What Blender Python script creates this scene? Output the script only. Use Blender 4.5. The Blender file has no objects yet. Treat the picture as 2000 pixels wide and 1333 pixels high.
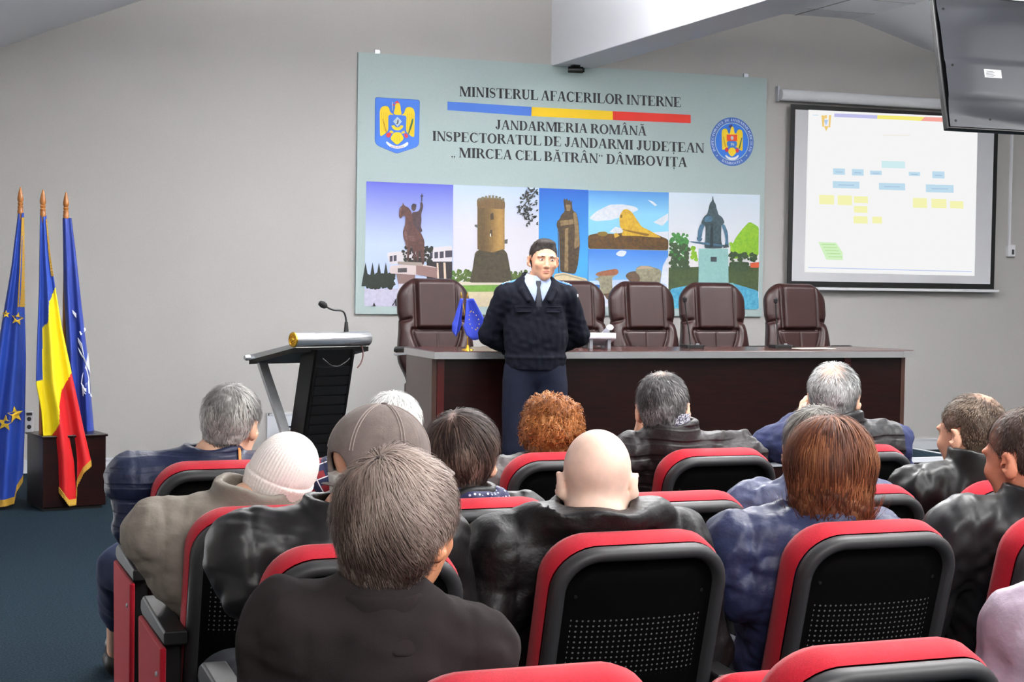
import bpy, bmesh, math, random
import numpy as np
import openvdb
from mathutils import Vector, Matrix, Euler
from mathutils.geometry import tessellate_polygon

SC = bpy.context.scene
COL = SC.collection
rnd = random.Random(7)

# ------------------------------------------------------------------ camera
F_PX = 3231.35
CAM_YAW, CAM_PITCH, CAM_ROLL = 0.3587, 0.0387, -0.0152
CAM_POS = Vector((0.0, -12.6231, 1.5))
_fw = Vector((math.sin(CAM_YAW) * math.cos(CAM_PITCH), math.cos(CAM_YAW) * math.cos(CAM_PITCH), -math.sin(CAM_PITCH)))
_r = Vector((math.cos(CAM_YAW), -math.sin(CAM_YAW), 0))
_u = _r.cross(_fw)
_c, _s = math.cos(CAM_ROLL), math.sin(CAM_ROLL)
CAM_R, CAM_U = _c * _r - _s * _u, _s * _r + _c * _u
cam_data = bpy.data.cameras.new('camera')
cam_data.sensor_width = 36.0
cam_data.lens = 36.0 * F_PX / 2000.0
cam_data.clip_start = 0.05
cam = bpy.data.objects.new('camera', cam_data)
COL.objects.link(cam)
cam.matrix_world = Matrix(((CAM_R.x, CAM_U.x, -_fw.x, CAM_POS.x), (CAM_R.y, CAM_U.y, -_fw.y, CAM_POS.y),
                           (CAM_R.z, CAM_U.z, -_fw.z, CAM_POS.z), (0, 0, 0, 1)))
SC.camera = cam

def U(u, w, axis, val):
    """where the sight line through photo pixel (u, w) meets a plane of the room"""
    d = (u - 1000) / F_PX * CAM_R - (w - 666.5) / F_PX * CAM_U + _fw
    return CAM_POS + d * ((val - CAM_POS[axis]) / d[axis])

def view_yaw(p):
    return math.atan2(p[0] - CAM_POS.x, p[1] - CAM_POS.y)

# ------------------------------------------------------------------ world, lights, exposure
world = bpy.data.worlds.new('world')
SC.world = world
world.use_nodes = True
world.node_tree.nodes['Background'].inputs[0].default_value = (0.9, 0.95, 1.0, 1)
world.node_tree.nodes['Background'].inputs[1].default_value = 0.3
SC.view_settings.view_transform = 'Standard'
SC.view_settings.look = 'None'
SC.view_settings.gamma = 1.0
SC.view_settings.use_curve_mapping = False
SC.view_settings.exposure = 0.56

def area(name, loc, sx, sy, watt, col=(1, 1, 1), aim=None):
    l = bpy.data.lights.new(name, 'AREA')
    l.shape = 'RECTANGLE'; l.size = sx; l.size_y = sy; l.energy = watt; l.color = col
    o = bpy.data.objects.new(name, l); COL.objects.link(o); o.location = loc
    if aim is not None:
        o.rotation_euler = (Vector(aim) - Vector(loc)).to_track_quat('-Z', 'Y').to_euler()
    return o

RIDGE_L, RIDGE_R, RIDGE_Z = 2.42, 7.87, 3.80
SLOPE_L, SLOPE_R = 0.41, 0.28
def ceil_z(x):
    if x < RIDGE_L: return RIDGE_Z - SLOPE_L * (RIDGE_L - x)
    if x > RIDGE_R: return RIDGE_Z - SLOPE_R * (x - RIDGE_R)
    return RIDGE_Z
# unseen suspended lamps added as fill: x, y, drop below the ceiling, watts down, watts up
FILL_LAMPS = [(3.2, -11.6, .6, 55, 60), (3.2, -8.6, .6, 55, 60), (3.2, -5.6, .6, 34, 80), (7.2, -11.6, .6, 55, 60), (7.2, -8.6, .6, 55, 60), (7.2, -5.6, .6, 34, 80),
         (1.4, -3.9, .2, 4, 190), (4.1, -3.6, .42, 12, 190), (7.3, -3.9, .34, 26, 290)]
for lx, ly, ld, wd, wu in FILL_LAMPS:
    area('added_ceiling_light', (lx, ly, ceil_z(lx) - ld - 0.06), 0.6, 1.2, wd, (1.0, 0.99, 0.975))
    area('added_uplight', (lx, ly, ceil_z(lx) - ld + 0.02), 0.6, 1.2, wu, (1.0, 0.99, 0.975), aim=(lx, ly + 0.001, 9))
# fill light added at the left side wall, which has no window
area('left_fill_light', (-0.93, -5.2, 1.7), 1.2, 5.0, 60, (0.96, 0.98, 1.0), aim=(5, -5.2, 2.9))
# the photographer's flash, bounced off the white ceiling above the camera
area('bounced_flash', (0.75, -12.9, 2.72), 1.3, 1.3, 76, (1.0, 0.98, 0.96), aim=(2.6, -7.5, 0.6))

# ------------------------------------------------------------------ materials
def lin(c):
    c = c / 255.0
    return c / 12.92 if c <= 0.04045 else ((c + 0.055) / 1.055) ** 2.4
def rgb(c):
    return (lin(c[0]), lin(c[1]), lin(c[2]), 1.0)
_mats = {}
def mat(name, col, rough=0.5, metal=0.0, spec=0.5, var=None, bump=None, quilt=None, sheen=0.0, coat=0.0, attr=False, aniso_scale=None, emit=0.0, sss=0.0):
    """var = (noise scale, second colour, contrast); bump = (noise scale, strength, distance)"""
    if name in _mats: return _mats[name]
    m = bpy.data.materials.new(name); m.use_nodes = True
    nt = m.node_tree; b = nt.nodes['Principled BSDF']
    I = b.inputs
    I['Base Color'].default_value = rgb(col); I['Roughness'].default_value = rough
    I['Metallic'].default_value = metal; I['Specular IOR Level'].default_value = spec
    if sheen: I['Sheen Weight'].default_value = sheen; I['Sheen Roughness'].default_value = 0.4
    if coat: I['Coat Weight'].default_value = coat; I['Coat Roughness'].default_value = 0.12
    if sss:
        I['Subsurface Weight'].default_value = sss
        I['Subsurface Radius'].default_value = (0.012, 0.005, 0.003)
    if emit:
        I['Emission Color'].default_value = rgb(col); I['Emission Strength'].default_value = emit
    def noise(scale, detail=4):
        tc = nt.nodes.new('ShaderNodeTexCoord'); src = tc.outputs['Object']
        if aniso_scale:
            mp = nt.nodes.new('ShaderNodeMapping'); mp.inputs['Scale'].default_value = aniso_scale
            nt.links.new(src, mp.inputs['Vector']); src = mp.outputs[0]
        n = nt.nodes.new('ShaderNodeTexNoise'); n.inputs['Scale'].default_value = scale; n.inputs['Detail'].default_value = detail
        nt.links.new(src, n.inputs['Vector']); return n
    if var:
        n = noise(var[0]); r = nt.nodes.new('ShaderNodeValToRGB')
        w = var[2] if len(var) > 2 else 0.2
        r.color_ramp.elements[0].position = 0.5 - w; r.color_ramp.elements[1].position = 0.5 + w
        r.color_ramp.elements[0].color = rgb(col); r.color_ramp.elements[1].color = rgb(var[1])
        nt.links.new(n.outputs['Fac'], r.inputs['Fac']); nt.links.new(r.outputs[0], I['Base Color'])
    if attr:
        a = nt.nodes.new('ShaderNodeAttribute'); a.attribute_name = 'tint'
        nt.links.new(a.outputs['Color'], I['Base Color'])
    if bump:
        n = noise(bump[0], 5); bp = nt.nodes.new('ShaderNodeBump')
        bp.inputs['Strength'].default_value = bump[1]; bp.inputs['Distance'].default_value = bump[2] if len(bump) > 2 else 0.01
        nt.links.new(n.outputs['Fac'], bp.inputs['Height']); nt.links.new(bp.outputs[0], I['Normal'])
    if quilt:                                                        # stitched channels: (spacing, depth)
        tc = nt.nodes.new('ShaderNodeTexCoord'); w = nt.nodes.new('ShaderNodeTexWave'); w.wave_type = 'BANDS'; w.bands_direction = 'Z'
        w.inputs['Scale'].default_value = 0.314 / quilt[0]; w.inputs['Distortion'].default_value = 3.2; w.inputs['Detail'].default_value = 1.0; w.inputs['Detail Scale'].default_value = 0.6
        r = nt.nodes.new('ShaderNodeValToRGB'); r.color_ramp.interpolation = 'EASE'; r.color_ramp.elements[1].position = 0.35
        bq = nt.nodes.new('ShaderNodeBump'); bq.inputs['Strength'].default_value = 1.0; bq.inputs['Distance'].default_value = quilt[1]
        nt.links.new(tc.outputs['Object'], w.inputs['Vector']); nt.links.new(w.outputs['Fac'], r.inputs[0]); nt.links.new(r.outputs[0], bq.inputs['Height'])
        if I['Normal'].links: nt.links.new(I['Normal'].links[0].from_socket, bq.inputs['Normal'])
        nt.links.new(bq.outputs[0], I['Normal'])
    _mats[name] = m
    return m

# ------------------------------------------------------------------ object helpers
def tag(o, label=None, cat=None, group=None, kind=None):
    if label: o['label'] = label
    if cat: o['category'] = cat
    if group: o['group'] = group
    if kind: o['kind'] = kind
    return o
def empty(name, loc=(0, 0, 0), rz=0.0, label=None, cat=None, group=None, kind=None):
    o = bpy.data.objects.new(name, None); COL.objects.link(o)
    o.empty_display_size = 0.1; o.location = loc; o.rotation_euler = (0, 0, rz)
    return tag(o, label, cat, group, kind)
def copy_tree(o, parent=None):
    c = o.copy(); COL.objects.link(c)
    if parent is not None: c.parent = parent
    for ch in list(o.children): copy_tree(ch, c)
    return c

class MB:
    """collects shapes into one mesh"""
    def __init__(self):
        self.v = []; self.f = []; self.m = []
    def add(self, vs, fs, mi=0):
        b = len(self.v); self.v += [tuple(p) for p in vs]
        for f in fs: self.f.append(tuple(b + i for i in f)); self.m.append(mi)
        return self
    def box(self, a, b, mi=0, M=None):
        x0, y0, z0 = a; x1, y1, z1 = b
        vs = [(x0, y0, z0), (x1, y0, z0), (x1, y1, z0), (x0, y1, z0), (x0, y0, z1), (x1, y0, z1), (x1, y1, z1), (x0, y1, z1)]
        if M is not None: vs = [M @ Vector(p) for p in vs]
        return self.add(vs, [(0, 3, 2, 1), (4, 5, 6, 7), (0, 1, 5, 4), (1, 2, 6, 5), (2, 3, 7, 6), (3, 0, 4, 7)], mi)
    def loft(self, loops, mi=0, closed=True, cap0=False, cap1=False):
        n = len(loops[0]); vs = [p for L in loops for p in L]; fs = []
        for i in range(len(loops) - 1):
            for j in range(n if closed else n - 1):
                k = (j + 1) % n
                fs.append((i * n + j, i * n + k, (i + 1) * n + k, (i + 1) * n + j))
        self.add(vs, fs, mi)
        for flag, L in ((cap0, loops[0]), (cap1, loops[-1])):
            if flag:
                c = sum((Vector(p) for p in L), Vector()) / n
                self.add(list(L) + [c], [(j, (j + 1) % n, n) for j in range(n)], mi)
        return self
    def tube(self, pts, r, n=10, mi=0, caps=True, sy=1.0):
        pts = [Vector(p) for p in pts]; rs = r if isinstance(r, (list, tuple)) else [r] * len(pts)
        loops = []; t0 = (pts[1] - pts[0]).normalized()
        a = t0.orthogonal().normalized() if abs(t0.z) > 0.9 else t0.cross(Vector((0, 0, 1))).normalized()
        for i, p in enumerate(pts):
            t = (pts[min(i + 1, len(pts) - 1)] - pts[max(i - 1, 0)]).normalized()
            a = (a - t * a.dot(t)).normalized(); b = t.cross(a)
            loops.append([p + (a * math.cos(2 * math.pi * k / n) + b * math.sin(2 * math.pi * k / n) * sy) * rs[i] for k in range(n)])
        return self.loft(loops, mi, True, caps, caps)
    def lathe(self, prof, n=20, mi=0, M=None, caps=True):
        loops = [[Vector((r * math.cos(2 * math.pi * k / n), r * math.sin(2 * math.pi * k / n), z)) for k in range(n)] for r, z in prof]
        if M is not None: loops = [[M @ p for p in L] for L in loops]
        return self.loft(loops, mi, True, caps, caps)
    def poly(self, pts, mi=0):
        vs = [Vector(p) for p in pts]
        tris = tessellate_polygon([vs])
        return self.add(vs, [tuple(t) for t in tris], mi)
    def prism(self, pts, d, mi=0):
        """pts: 3D outline, d: extrusion vector"""
        vs = [Vector(p) for p in pts]; d = Vector(d); n = len(vs)
        tris = [tuple(t) for t in tessellate_polygon([vs])]
        self.add(vs + [p + d for p in vs], tris + [tuple(n + i for i in reversed(t)) for t in tris] +
                 [(j, (j + 1) % n, n + (j + 1) % n, n + j) for j in range(n)], mi)
        return self
    def grid(self, fn, nu, nv, mi=0):
        vs = [fn(i / nu, j / nv) for j in range(nv + 1) for i in range(nu + 1)]
        w = nu + 1
        fs = [(j * w + i, j * w + i + 1, (j + 1) * w + i + 1, (j + 1) * w + i) for j in range(nv) for i in range(nu)]
        return self.add(vs, fs, mi)
    def build(self, name, mats, parent=None, smooth=False, bevel=0.0, sub=0, fix=True, solid=0.0, auto=True):
        me = bpy.data.meshes.new(name)
        me.from_pydata([tuple(p) for p in self.v], [], self.f)
        ms = mats if isinstance(mats, (list, tuple)) else [mats]
        for m in ms: me.materials.append(m)
        me.polygons.foreach_set('material_index', self.m)
        if fix:
            bm = bmesh.new(); bm.from_mesh(me)
            bmesh.ops.remove_doubles(bm, verts=bm.verts, dist=1e-6)
            bmesh.ops.recalc_face_normals(bm, faces=bm.faces); bm.to_mesh(me); bm.free()
        if smooth:
            me.polygons.foreach_set('use_smooth', [True] * len(me.polygons))
            if auto: me.set_sharp_from_angle(angle=math.radians(42))
        o = bpy.data.objects.new(name, me); COL.objects.link(o)
        if parent is not None: o.parent = parent
        if solid:
            s = o.modifiers.new('thickness', 'SOLIDIFY'); s.thickness = solid; s.offset = 0
        if bevel:
            bv = o.modifiers.new('edge', 'BEVEL'); bv.width = bevel; bv.segments = 2; bv.limit_method = 'ANGLE'
        if sub:
            sb = o.modifiers.new('smooth', 'SUBSURF'); sb.levels = sub; sb.render_levels = sub
        return o
def rrect(x0, x1, z0, z1, rt, rb, n=8):
    """rounded rectangle outline (x, z), counter-clockwise"""
    P = []
    for cx, cz, r, a0 in ((x1 - rb, z0 + rb, rb, -90), (x1 - rt, z1 - rt, rt, 0), (x0 + rt, z1 - rt, rt, 90), (x0 + rb, z0 + rb, rb, 180)):
        for k in range(n + 1):
            a = math.radians(a0 + 90 * k / n); P.append((cx + r * math.cos(a), cz + r * math.sin(a)))
    return P
def bez(p0, p1, p2, p3, n=12):
    P = [Vector(p) for p in (p0, p1, p2, p3)]
    return [P[0] * (1 - t) ** 3 + P[1] * 3 * t * (1 - t) ** 2 + P[2] * 3 * t * t * (1 - t) + P[3] * t ** 3 for t in (i / n for i in range(n + 1))]
# ------------------------------------------------------------------ the room
WX0, WX1, WY0 = -1.0, 11.6, -14.6
M_wall = mat('wall_paint', (178, 176, 173), 0.85, bump=(180, 0.25, 0.002), var=(90, (172, 170, 167), 0.3))
M_ceil = mat('ceiling_paint', (228, 229, 233), 0.9)
M_white = mat('white_paint', (226, 227, 230), 0.55)
M_carpet = mat('carpet', (12, 24, 32), 0.95, var=(110, (31, 48, 59), 0.16), bump=(500, 0.6, 0.006), spec=0.1)
M_trimw = mat('white_trim', (205, 208, 214), 0.45)
M_alu = mat('aluminium', (196, 200, 206), 0.35, metal=0.6)
M_mahog = mat('mahogany', (14, 4, 4), 0.3, var=(6, (34, 9, 6), 0.25), aniso_scale=(0.7, 6, 9), spec=0.3, coat=0.15)

mb = MB(); mb.box((WX0, WY0, -0.1), (WX1, 0.0, 0.0)); tag(mb.build('floor', M_carpet), 'dark blue carpeted floor of the hall', kind='structure')
prof = [(WX0, 0, 0), (WX1, 0, 0), (WX1, 0, ceil_z(WX1)), (RIDGE_R, 0, RIDGE_Z), (RIDGE_L, 0, RIDGE_Z), (WX0, 0, ceil_z(WX0))]
tag(MB().prism(prof, (0, 0.15, 0)).build('wall_front', M_wall), 'grey papered front wall under the sloped ceiling', kind='structure')
tag(MB().prism([(x, WY0 - 0.15, z) for x, y, z in prof], (0, 0.15, 0)).build('wall_back', M_wall), kind='structure')
tag(MB().box((WX1, WY0, 0), (WX1 + 0.15, 0, ceil_z(WX1))).build('wall_right', M_wall), kind='structure')
tag(MB().box((WX0 - 0.15, WY0, 0), (WX0, 0, ceil_z(WX0))).build('wall_left', M_wall), kind='structure')
mb = MB()
cl = [(WX0, ceil_z(WX0)), (RIDGE_L, RIDGE_Z), (RIDGE_R, RIDGE_Z), (WX1, ceil_z(WX1))]
for (xa, za), (xb, zb) in zip(cl[:-1], cl[1:]):
    mb.prism([(xa, WY0, za), (xb, WY0, zb), (xb, WY0, zb + 0.12), (xa, WY0, za + 0.12)], (0, -WY0 + 0.15, 0))
tag(mb.build('ceiling', M_ceil, fix=False), 'white ceiling with sloped sides', kind='structure')
# tile joints of the flat ceiling
mb = MB()
for x in (6.1, 6.7, 7.3):
    mb.box((x - 0.006, WY0, RIDGE_Z - 0.004), (x + 0.006, 0, RIDGE_Z))
for k in range(24):
    mb.box((5.5, -0.35 - 0.6 * k - 0.006, RIDGE_Z - 0.004), (RIDGE_R, -0.35 - 0.6 * k + 0.006, RIDGE_Z))
tag(mb.build('trim_1', mat('ceiling_joint', (150, 150, 150), 0.8)), 'joints between the flat ceiling tiles', kind='structure')
# ridge beam running from the front wall over the hall
BX0, BX1, BZ = 5.033, 5.40, 3.226
tag(MB().box((BX0, WY0, BZ), (BX1, 0, RIDGE_Z)).build('ceiling_beam', M_ceil, bevel=0.006), 'white boxed beam running along the ceiling', kind='structure')

# stage platform
DX0, DX1, DY, DZ = 2.8205, 6.85, -3.133, 0.3151
st = empty('stage_platform', (0, 0, 0), kind='structure', label='low carpeted platform with white edging along the front wall')
MB().box((DX0, DY, 0.0), (DX1, 0, DZ - 0.012)).build('riser', M_mahog, st)
MB().box((DX0, DY, DZ - 0.012), (DX1, 0, DZ)).build('carpet_top', M_carpet, st)
mb = MB()
mb.box((DX0 - 0.006, DY - 0.012, DZ - 0.028), (DX1 + 0.006, DY + 0.022, DZ + 0.004))
mb.box((DX0 - 0.006, DY, DZ - 0.028), (DX0 + 0.03, 0, DZ + 0.004))
mb.box((DX1 - 0.03, DY, DZ - 0.028), (DX1 + 0.006, 0, DZ + 0.004))
mb.build('edge_trim', M_trimw, st)
# baseboards step up over the platform
def board(name, x0, x1, z):
    mb = MB(); mb.box((x0, -0.016, z), (x1, 0, z + 0.085)); mb.box((x0, -0.022, z + 0.085), (x1, 0, z + 0.1))
    tag(mb.build(name, M_trimw), kind='structure')
board('baseboard_left', WX0, DX0 - 0.10, 0)
board('baseboard_right', DX1 + 0.0, WX1, 0)
board('baseboard_front', DX0 - 0.10, DX1, DZ)
mb = MB(); mb.box((DX0 - 0.10, -0.018, 0.0), (DX0, 0, DZ + 0.1)); mb.box((DX0 - 0.106, -0.022, 0.1), (DX0 - 0.09, 0, DZ + 0.1))
tag(mb.build('trim_2', M_trimw), 'white upright trim where the baseboard steps up', kind='structure')

# fixtures for the added fill lamps, all out of view
for lx, ly, D, wd, wu in FILL_LAMPS:
    z = ceil_z(lx)
    r = empty('added_ceiling_lamp', (lx, ly, z), label='added white suspended fill lamp, out of view above the hall', cat='lamp', group='added ceiling lamps')
    mb = MB(); mb.box((-0.33, -0.63, -D - 0.05), (0.33, -0.6, -D)); mb.box((-0.33, 0.6, -D - 0.05), (0.33, 0.63, -D))
    mb.box((-0.33, -0.6, -D - 0.05), (-0.3, 0.6, -D)); mb.box((0.3, -0.6, -D - 0.05), (0.33, 0.6, -D)); mb.build('frame', M_white, r)
    MB().box((-0.3, -0.6, -D - 0.045), (0.3, 0.6, -D - 0.01)).build('diffuser', mat('lamp_diffuser', (255, 252, 245), 0.5, emit=3.0), r)
    for yy in (-0.55, 0.55): MB().tube([(0.315, yy, -D), (0.315, yy, 0.08 if lx > RIDGE_R or lx < RIDGE_L else 0.0)], 0.004, 6).build('suspension_rod', M_alu, r)

# ------------------------------------------------------------------ lettering: bold serif capitals, cap height 1
T_, t_ = 0.26, 0.09
def R_(x0, x1, y0, y1): return [(x0, y0), (x1, y0), (x1, y1), (x0, y1)]
def stem(x, top=True, bot=True, w=T_, ov=0.085, y0=0.0, y1=1.0):
    P = [R_(x, x + w, y0, y1)]
    if bot: P += [R_(x - ov, x + w + ov, y0, y0 + 0.045), [(x - ov * .45, y0 + .04), (x + w + ov * .45, y0 + .04), (x + w, y0 + .1), (x, y0 + .1)]]
    if top: P += [R_(x - ov, x + w + ov, y1 - 0.045, y1), [(x, y1 - .1), (x + w, y1 - .1), (x + w + ov * .45, y1 - .04), (x - ov * .45, y1 - .04)]]
    return P
def ring(cx, cy, rx, ry, tx, ty, a0, a1, n=18):
    P = []; tx, ty = tx * 1.12, ty * 1.3
    for i in range(n):
        a = math.radians(a0 + (a1 - a0) * i / n); b = math.radians(a0 + (a1 - a0) * (i + 1) / n)
        P.append([(cx + rx * math.cos(a), cy + ry * math.sin(a)), (cx + rx * math.cos(b), cy + ry * math.sin(b)),
                  (cx + (rx - tx) * math.cos(b), cy + (ry - ty) * math.sin(b)), (cx + (rx - tx) * math.cos(a), cy + (ry - ty) * math.sin(a))])
    return P
def diag(xa, ya, xb, yb, w): return [[(xa, ya), (xa + w, ya), (xb + w, yb), (xb, yb)]]
def sr(xc, y, w=0.34): return [R_(xc - w / 2, xc + w / 2, y, y + 0.045)]
def stroke(pts, ws):
    P = []
    for i in range(len(pts) - 1):
        q = []
        for j, s in ((i, 1), (i + 1, 1), (i + 1, -1), (i, -1)):
            a = pts[max(j - 1, 0)]; b = pts[min(j + 1, len(pts) - 1)]
            L = math.hypot(b[0] - a[0], b[1] - a[1]) or 1
            q.append((pts[j][0] - (b[1] - a[1]) / L * ws[j] / 2 * s, pts[j][1] + (b[0] - a[0]) / L * ws[j] / 2 * s))
        P.append(q)
    return P
def arm(x0, x1, y, up): # thin horizontal arm with a beak
    return [R_(x0, x1, y, y + 0.06), [(x1 - .05, y + (.03)), (x1, y + .03), (x1 + .01, y + (.24 if up else -.18)), (x1 - .02, y + (.24 if up else -.18))]]
def S_shape():
    pts, ws = [], []
    for i in range(25):
        t = i / 24
        if t < .5:
            a = math.radians(20 + 250 * (t / .5)); p = (.36 + .25 * math.cos(a), .745 + .215 * math.sin(a))
        else:
            a = math.radians(90 - 250 * ((t - .5) / .5)); p = (.37 + .27 * math.cos(a), .265 + .235 * math.sin(a))
        pts.append(p); ws.append(.07 + .16 * math.exp(-((t - .5) / .2) ** 2))
    return stroke(pts, ws) + [R_(.60, .64, .70, 1.0), R_(.07, .11, 0.0, .32)]
G = {}
G['I'] = (.575, stem(.18))
G['L'] = (.97, stem(.13) + [R_(.13, .88, 0, .06), [(.80, .03), (.90, .03), (.93, .32), (.89, .32)]])
G['E'] = (.98, stem(.12) + [R_(.12, .85, 0, .06), R_(.12, .82, .94, 1), R_(.3, .6, .47, .53), [(.78, .03), (.86, .03), (.90, .30), (.86, .30)], [(.76, .97), (.83, .97), (.85, .72), (.81, .72)], R_(.57, .61, .36, .64)])
G['F'] = (.90, stem(.12) + [R_(.12, .80, .94, 1), R_(.3, .6, .47, .53), [(.74, .97), (.81, .97), (.83, .70), (.79, .70)], R_(.57, .61, .36, .64)])
G['T'] = (.98, stem(.385, top=False) + [R_(.06, .92, .94, 1), [(.04, .72), (.08, .72), (.14, .97), (.06, .97)], [(.90, .72), (.94, .72), (.92, .97), (.84, .97)]])
G['N'] = (1.07, stem(.14, w=.085, ov=.1) + stem(.84, w=.085, bot=False, ov=.1) + diag(.72, 0, .06, 1, .24))
G['M'] = (1.40, stem(.13, w=.085, ov=.1) + stem(1.03, ov=.08) + diag(.60, 0, .13, 1, .25) + diag(.60, 0, 1.00, 1, .1))
G['A'] = (1.07, diag(.09, 0, .44, 1, .09) + diag(.70, 0, .42, 1, .24) + [R_(.24, .72, .31, .37)] + sr(.15, 0, .30) + sr(.84, 0, .38))
G['V'] = (1.07, diag(.42, 0, .12, 1, .24) + diag(.50, 0, .82, 1, .09) + sr(.24, .955, .40) + sr(.88, .955, .30))
G['U'] = (1.07, stem(.14, bot=False, y0=.3) + stem(.80, bot=False, w=.085, y0=.3, ov=.1) + ring(.5125, .33, .3725, .345, .2, .10, 180, 270) + ring(.5125, .33, .3725, .345, .085, .10, 270, 360))
def bowl(x, cy, ry, rx=.40, t=.215):
    return ring(x, cy, rx, ry, t, .06, -90, 90)
G['D'] = (1.07, stem(.12) + bowl(.50, .5, .5, .47) + [R_(.12, .5, .94, 1), R_(.12, .5, 0, .06)])
G['P'] = (.92, stem(.12) + bowl(.50, .73, .27, .36) + [R_(.12, .5, .94, 1), R_(.3, .5, .46, .52)])
G['R'] = (1.07, stem(.12) + bowl(.50, .745, .255, .36) + [R_(.12, .5, .94, 1), R_(.3, .52, .49, .55)] + diag(.80, 0, .43, .52, .25) + sr(.95, 0, .25))
G['B'] = (1.0, stem(.12) + bowl(.50, .755, .245, .33) + bowl(.52, .265, .265, .39) + [R_(.12, .52, .94, 1), R_(.3, .54, .475, .53), R_(.12, .54, 0, .06)])
G['O'] = (1.15, ring(.575, .5, .51, .52, .215, .065, 0, 360, 40))
G['C'] = (1.07, ring(.56, .5, .50, .52, .215, .065, 45, 315, 36) + [R_(.92, .96, .66, 1.0), R_(.93, .97, .10, .30)])
G['J'] = (.74, stem(.32, bot=False, y0=.25) + ring(.31, .25, .225, .27, .2, .07, -90, 0) + ring(.31, .25, .225, .27, .1, .07, 180, 270) + ring(.16, .20, .1, .1, .1, .1, 0, 360, 12))
G['S'] = (.82, S_shape())
G['Ă'] = (1.07, G['A'][1] + ring(.52, 1.24, .2, .17, .07, .08, 180, 360))
G['Â'] = (1.07, G['A'][1] + [[(.30, 1.07), (.38, 1.07), (.56, 1.22), (.56, 1.32), (.50, 1.32)], [(.50, 1.32), (.50, 1.22), (.68, 1.07), (.76, 1.07), (.56, 1.32)]])
G['Ț'] = (.98, G['T'][1] + ring(.49, -.16, .075, .075, .075, .075, 0, 360, 12) + [[(.54, -.22), (.565, -.14), (.50, -.34), (.44, -.36)]])
q1 = lambda x, y: ring(x, y, .08, .08, .08, .08, 0, 360, 12) + [[(x + .06, y - .06), (x + .085, y), (x + .01, y - .2), (x - .05, y - .23)]]
q2 = lambda x, y: ring(x, y, .08, .08, .08, .08, 0, 360, 12) + [[(x - .06, y + .06), (x - .085, y), (x - .01, y + .2), (x + .05, y + .23)]]
G['„'] = (.6, q1(.17, .04) + q1(.42, .04))
G['“'] = (.6, q2(.17, .78) + q2(.42, .78))
G[' '] = (.32, [])
def text_polys(s):
    x = 0.0; out = []
    for ch in s:
        w, P = G[ch]
        out += [[(px + x, py) for px, py in p] for p in P]; x += w * .95
    return x, out

# ------------------------------------------------------------------ banner board on the front wall
def homography(src, dst):
    A = []
    for (x, y), (X, Y) in zip(src, dst):
        A.append([x, y, 1, 0, 0, 0, -X * x, -X * y, -X]); A.append([0, 0, 0, x, y, 1, -Y * x, -Y * y, -Y])
    return np.linalg.svd(np.array(A))[2][-1].reshape(3, 3)
BNX0, BNX1, BNZ0, BNZ1, BND = 3.4054, 7.0178, 1.1912, 3.2348, 0.03
_H = homography([(699, 104), (1502, 151), (1484, 618), (695, 614)], [(BNX0, BNZ1), (BNX1, BNZ1), (BNX1, BNZ0), (BNX0, BNZ0)])
def bn(u, w):
    q = _H @ np.array([u, w, 1.0]); return q[0] / q[2], q[1] / q[2]
banner = empty('banner_board', (BNX0, 0, BNZ0), label='large pale green printed board with lettering and photographs on the front wall', cat='banner')
M_bn = mat('banner_print', (166, 182, 181), 0.6, var=(60, (160, 177, 176), 0.3))
MB().box((0, -BND, 0), (BNX1 - BNX0, -0.002, BNZ1 - BNZ0)).build('board', M_bn, banner)
PM = {}
def ink(c, c2=None):
    if c not in PM:
        PM[c] = mat('print_%02x%02x%02x' % c, c, 0.65, var=(45, c2, 0.18) if c2 else None)
    return PM[c]
def grad(name, top, bot, z0, z1):
    """printed two-tone sky"""
    if name in _mats: return _mats[name]
    m = mat(name, top, 0.65); nt = m.node_tree
    tc = nt.nodes.new('ShaderNodeTexCoord'); sp = nt.nodes.new('ShaderNodeSeparateXYZ'); mr = nt.nodes.new('ShaderNodeMapRange'); rp = nt.nodes.new('ShaderNodeValToRGB')
    nt.links.new(tc.outputs['Object'], sp.inputs[0]); nt.links.new(sp.outputs['Z'], mr.inputs['Value'])
    mr.inputs['From Min'].default_value = z0; mr.inputs['From Max'].default_value = z1
    rp.color_ramp.elements[0].color = rgb(bot); rp.color_ramp.elements[1].color = rgb(top)
    nt.links.new(mr.outputs[0], rp.inputs[0]); nt.links.new(rp.outputs[0], nt.nodes['Principled BSDF'].inputs['Base Color'])
    return m
def soften(P, lim):
    out = []; n = len(P)
    for i in range(n):
        a, b, c = P[i - 1], P[i], P[(i + 1) % n]
        for q in (a, c):
            L = math.hypot(q[0] - b[0], q[1] - b[1]) or 1; t = min(.28 * L, lim) / L
            out.append((b[0] + (q[0] - b[0]) * t, b[1] + (q[1] - b[1]) * t))
    return out
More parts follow.
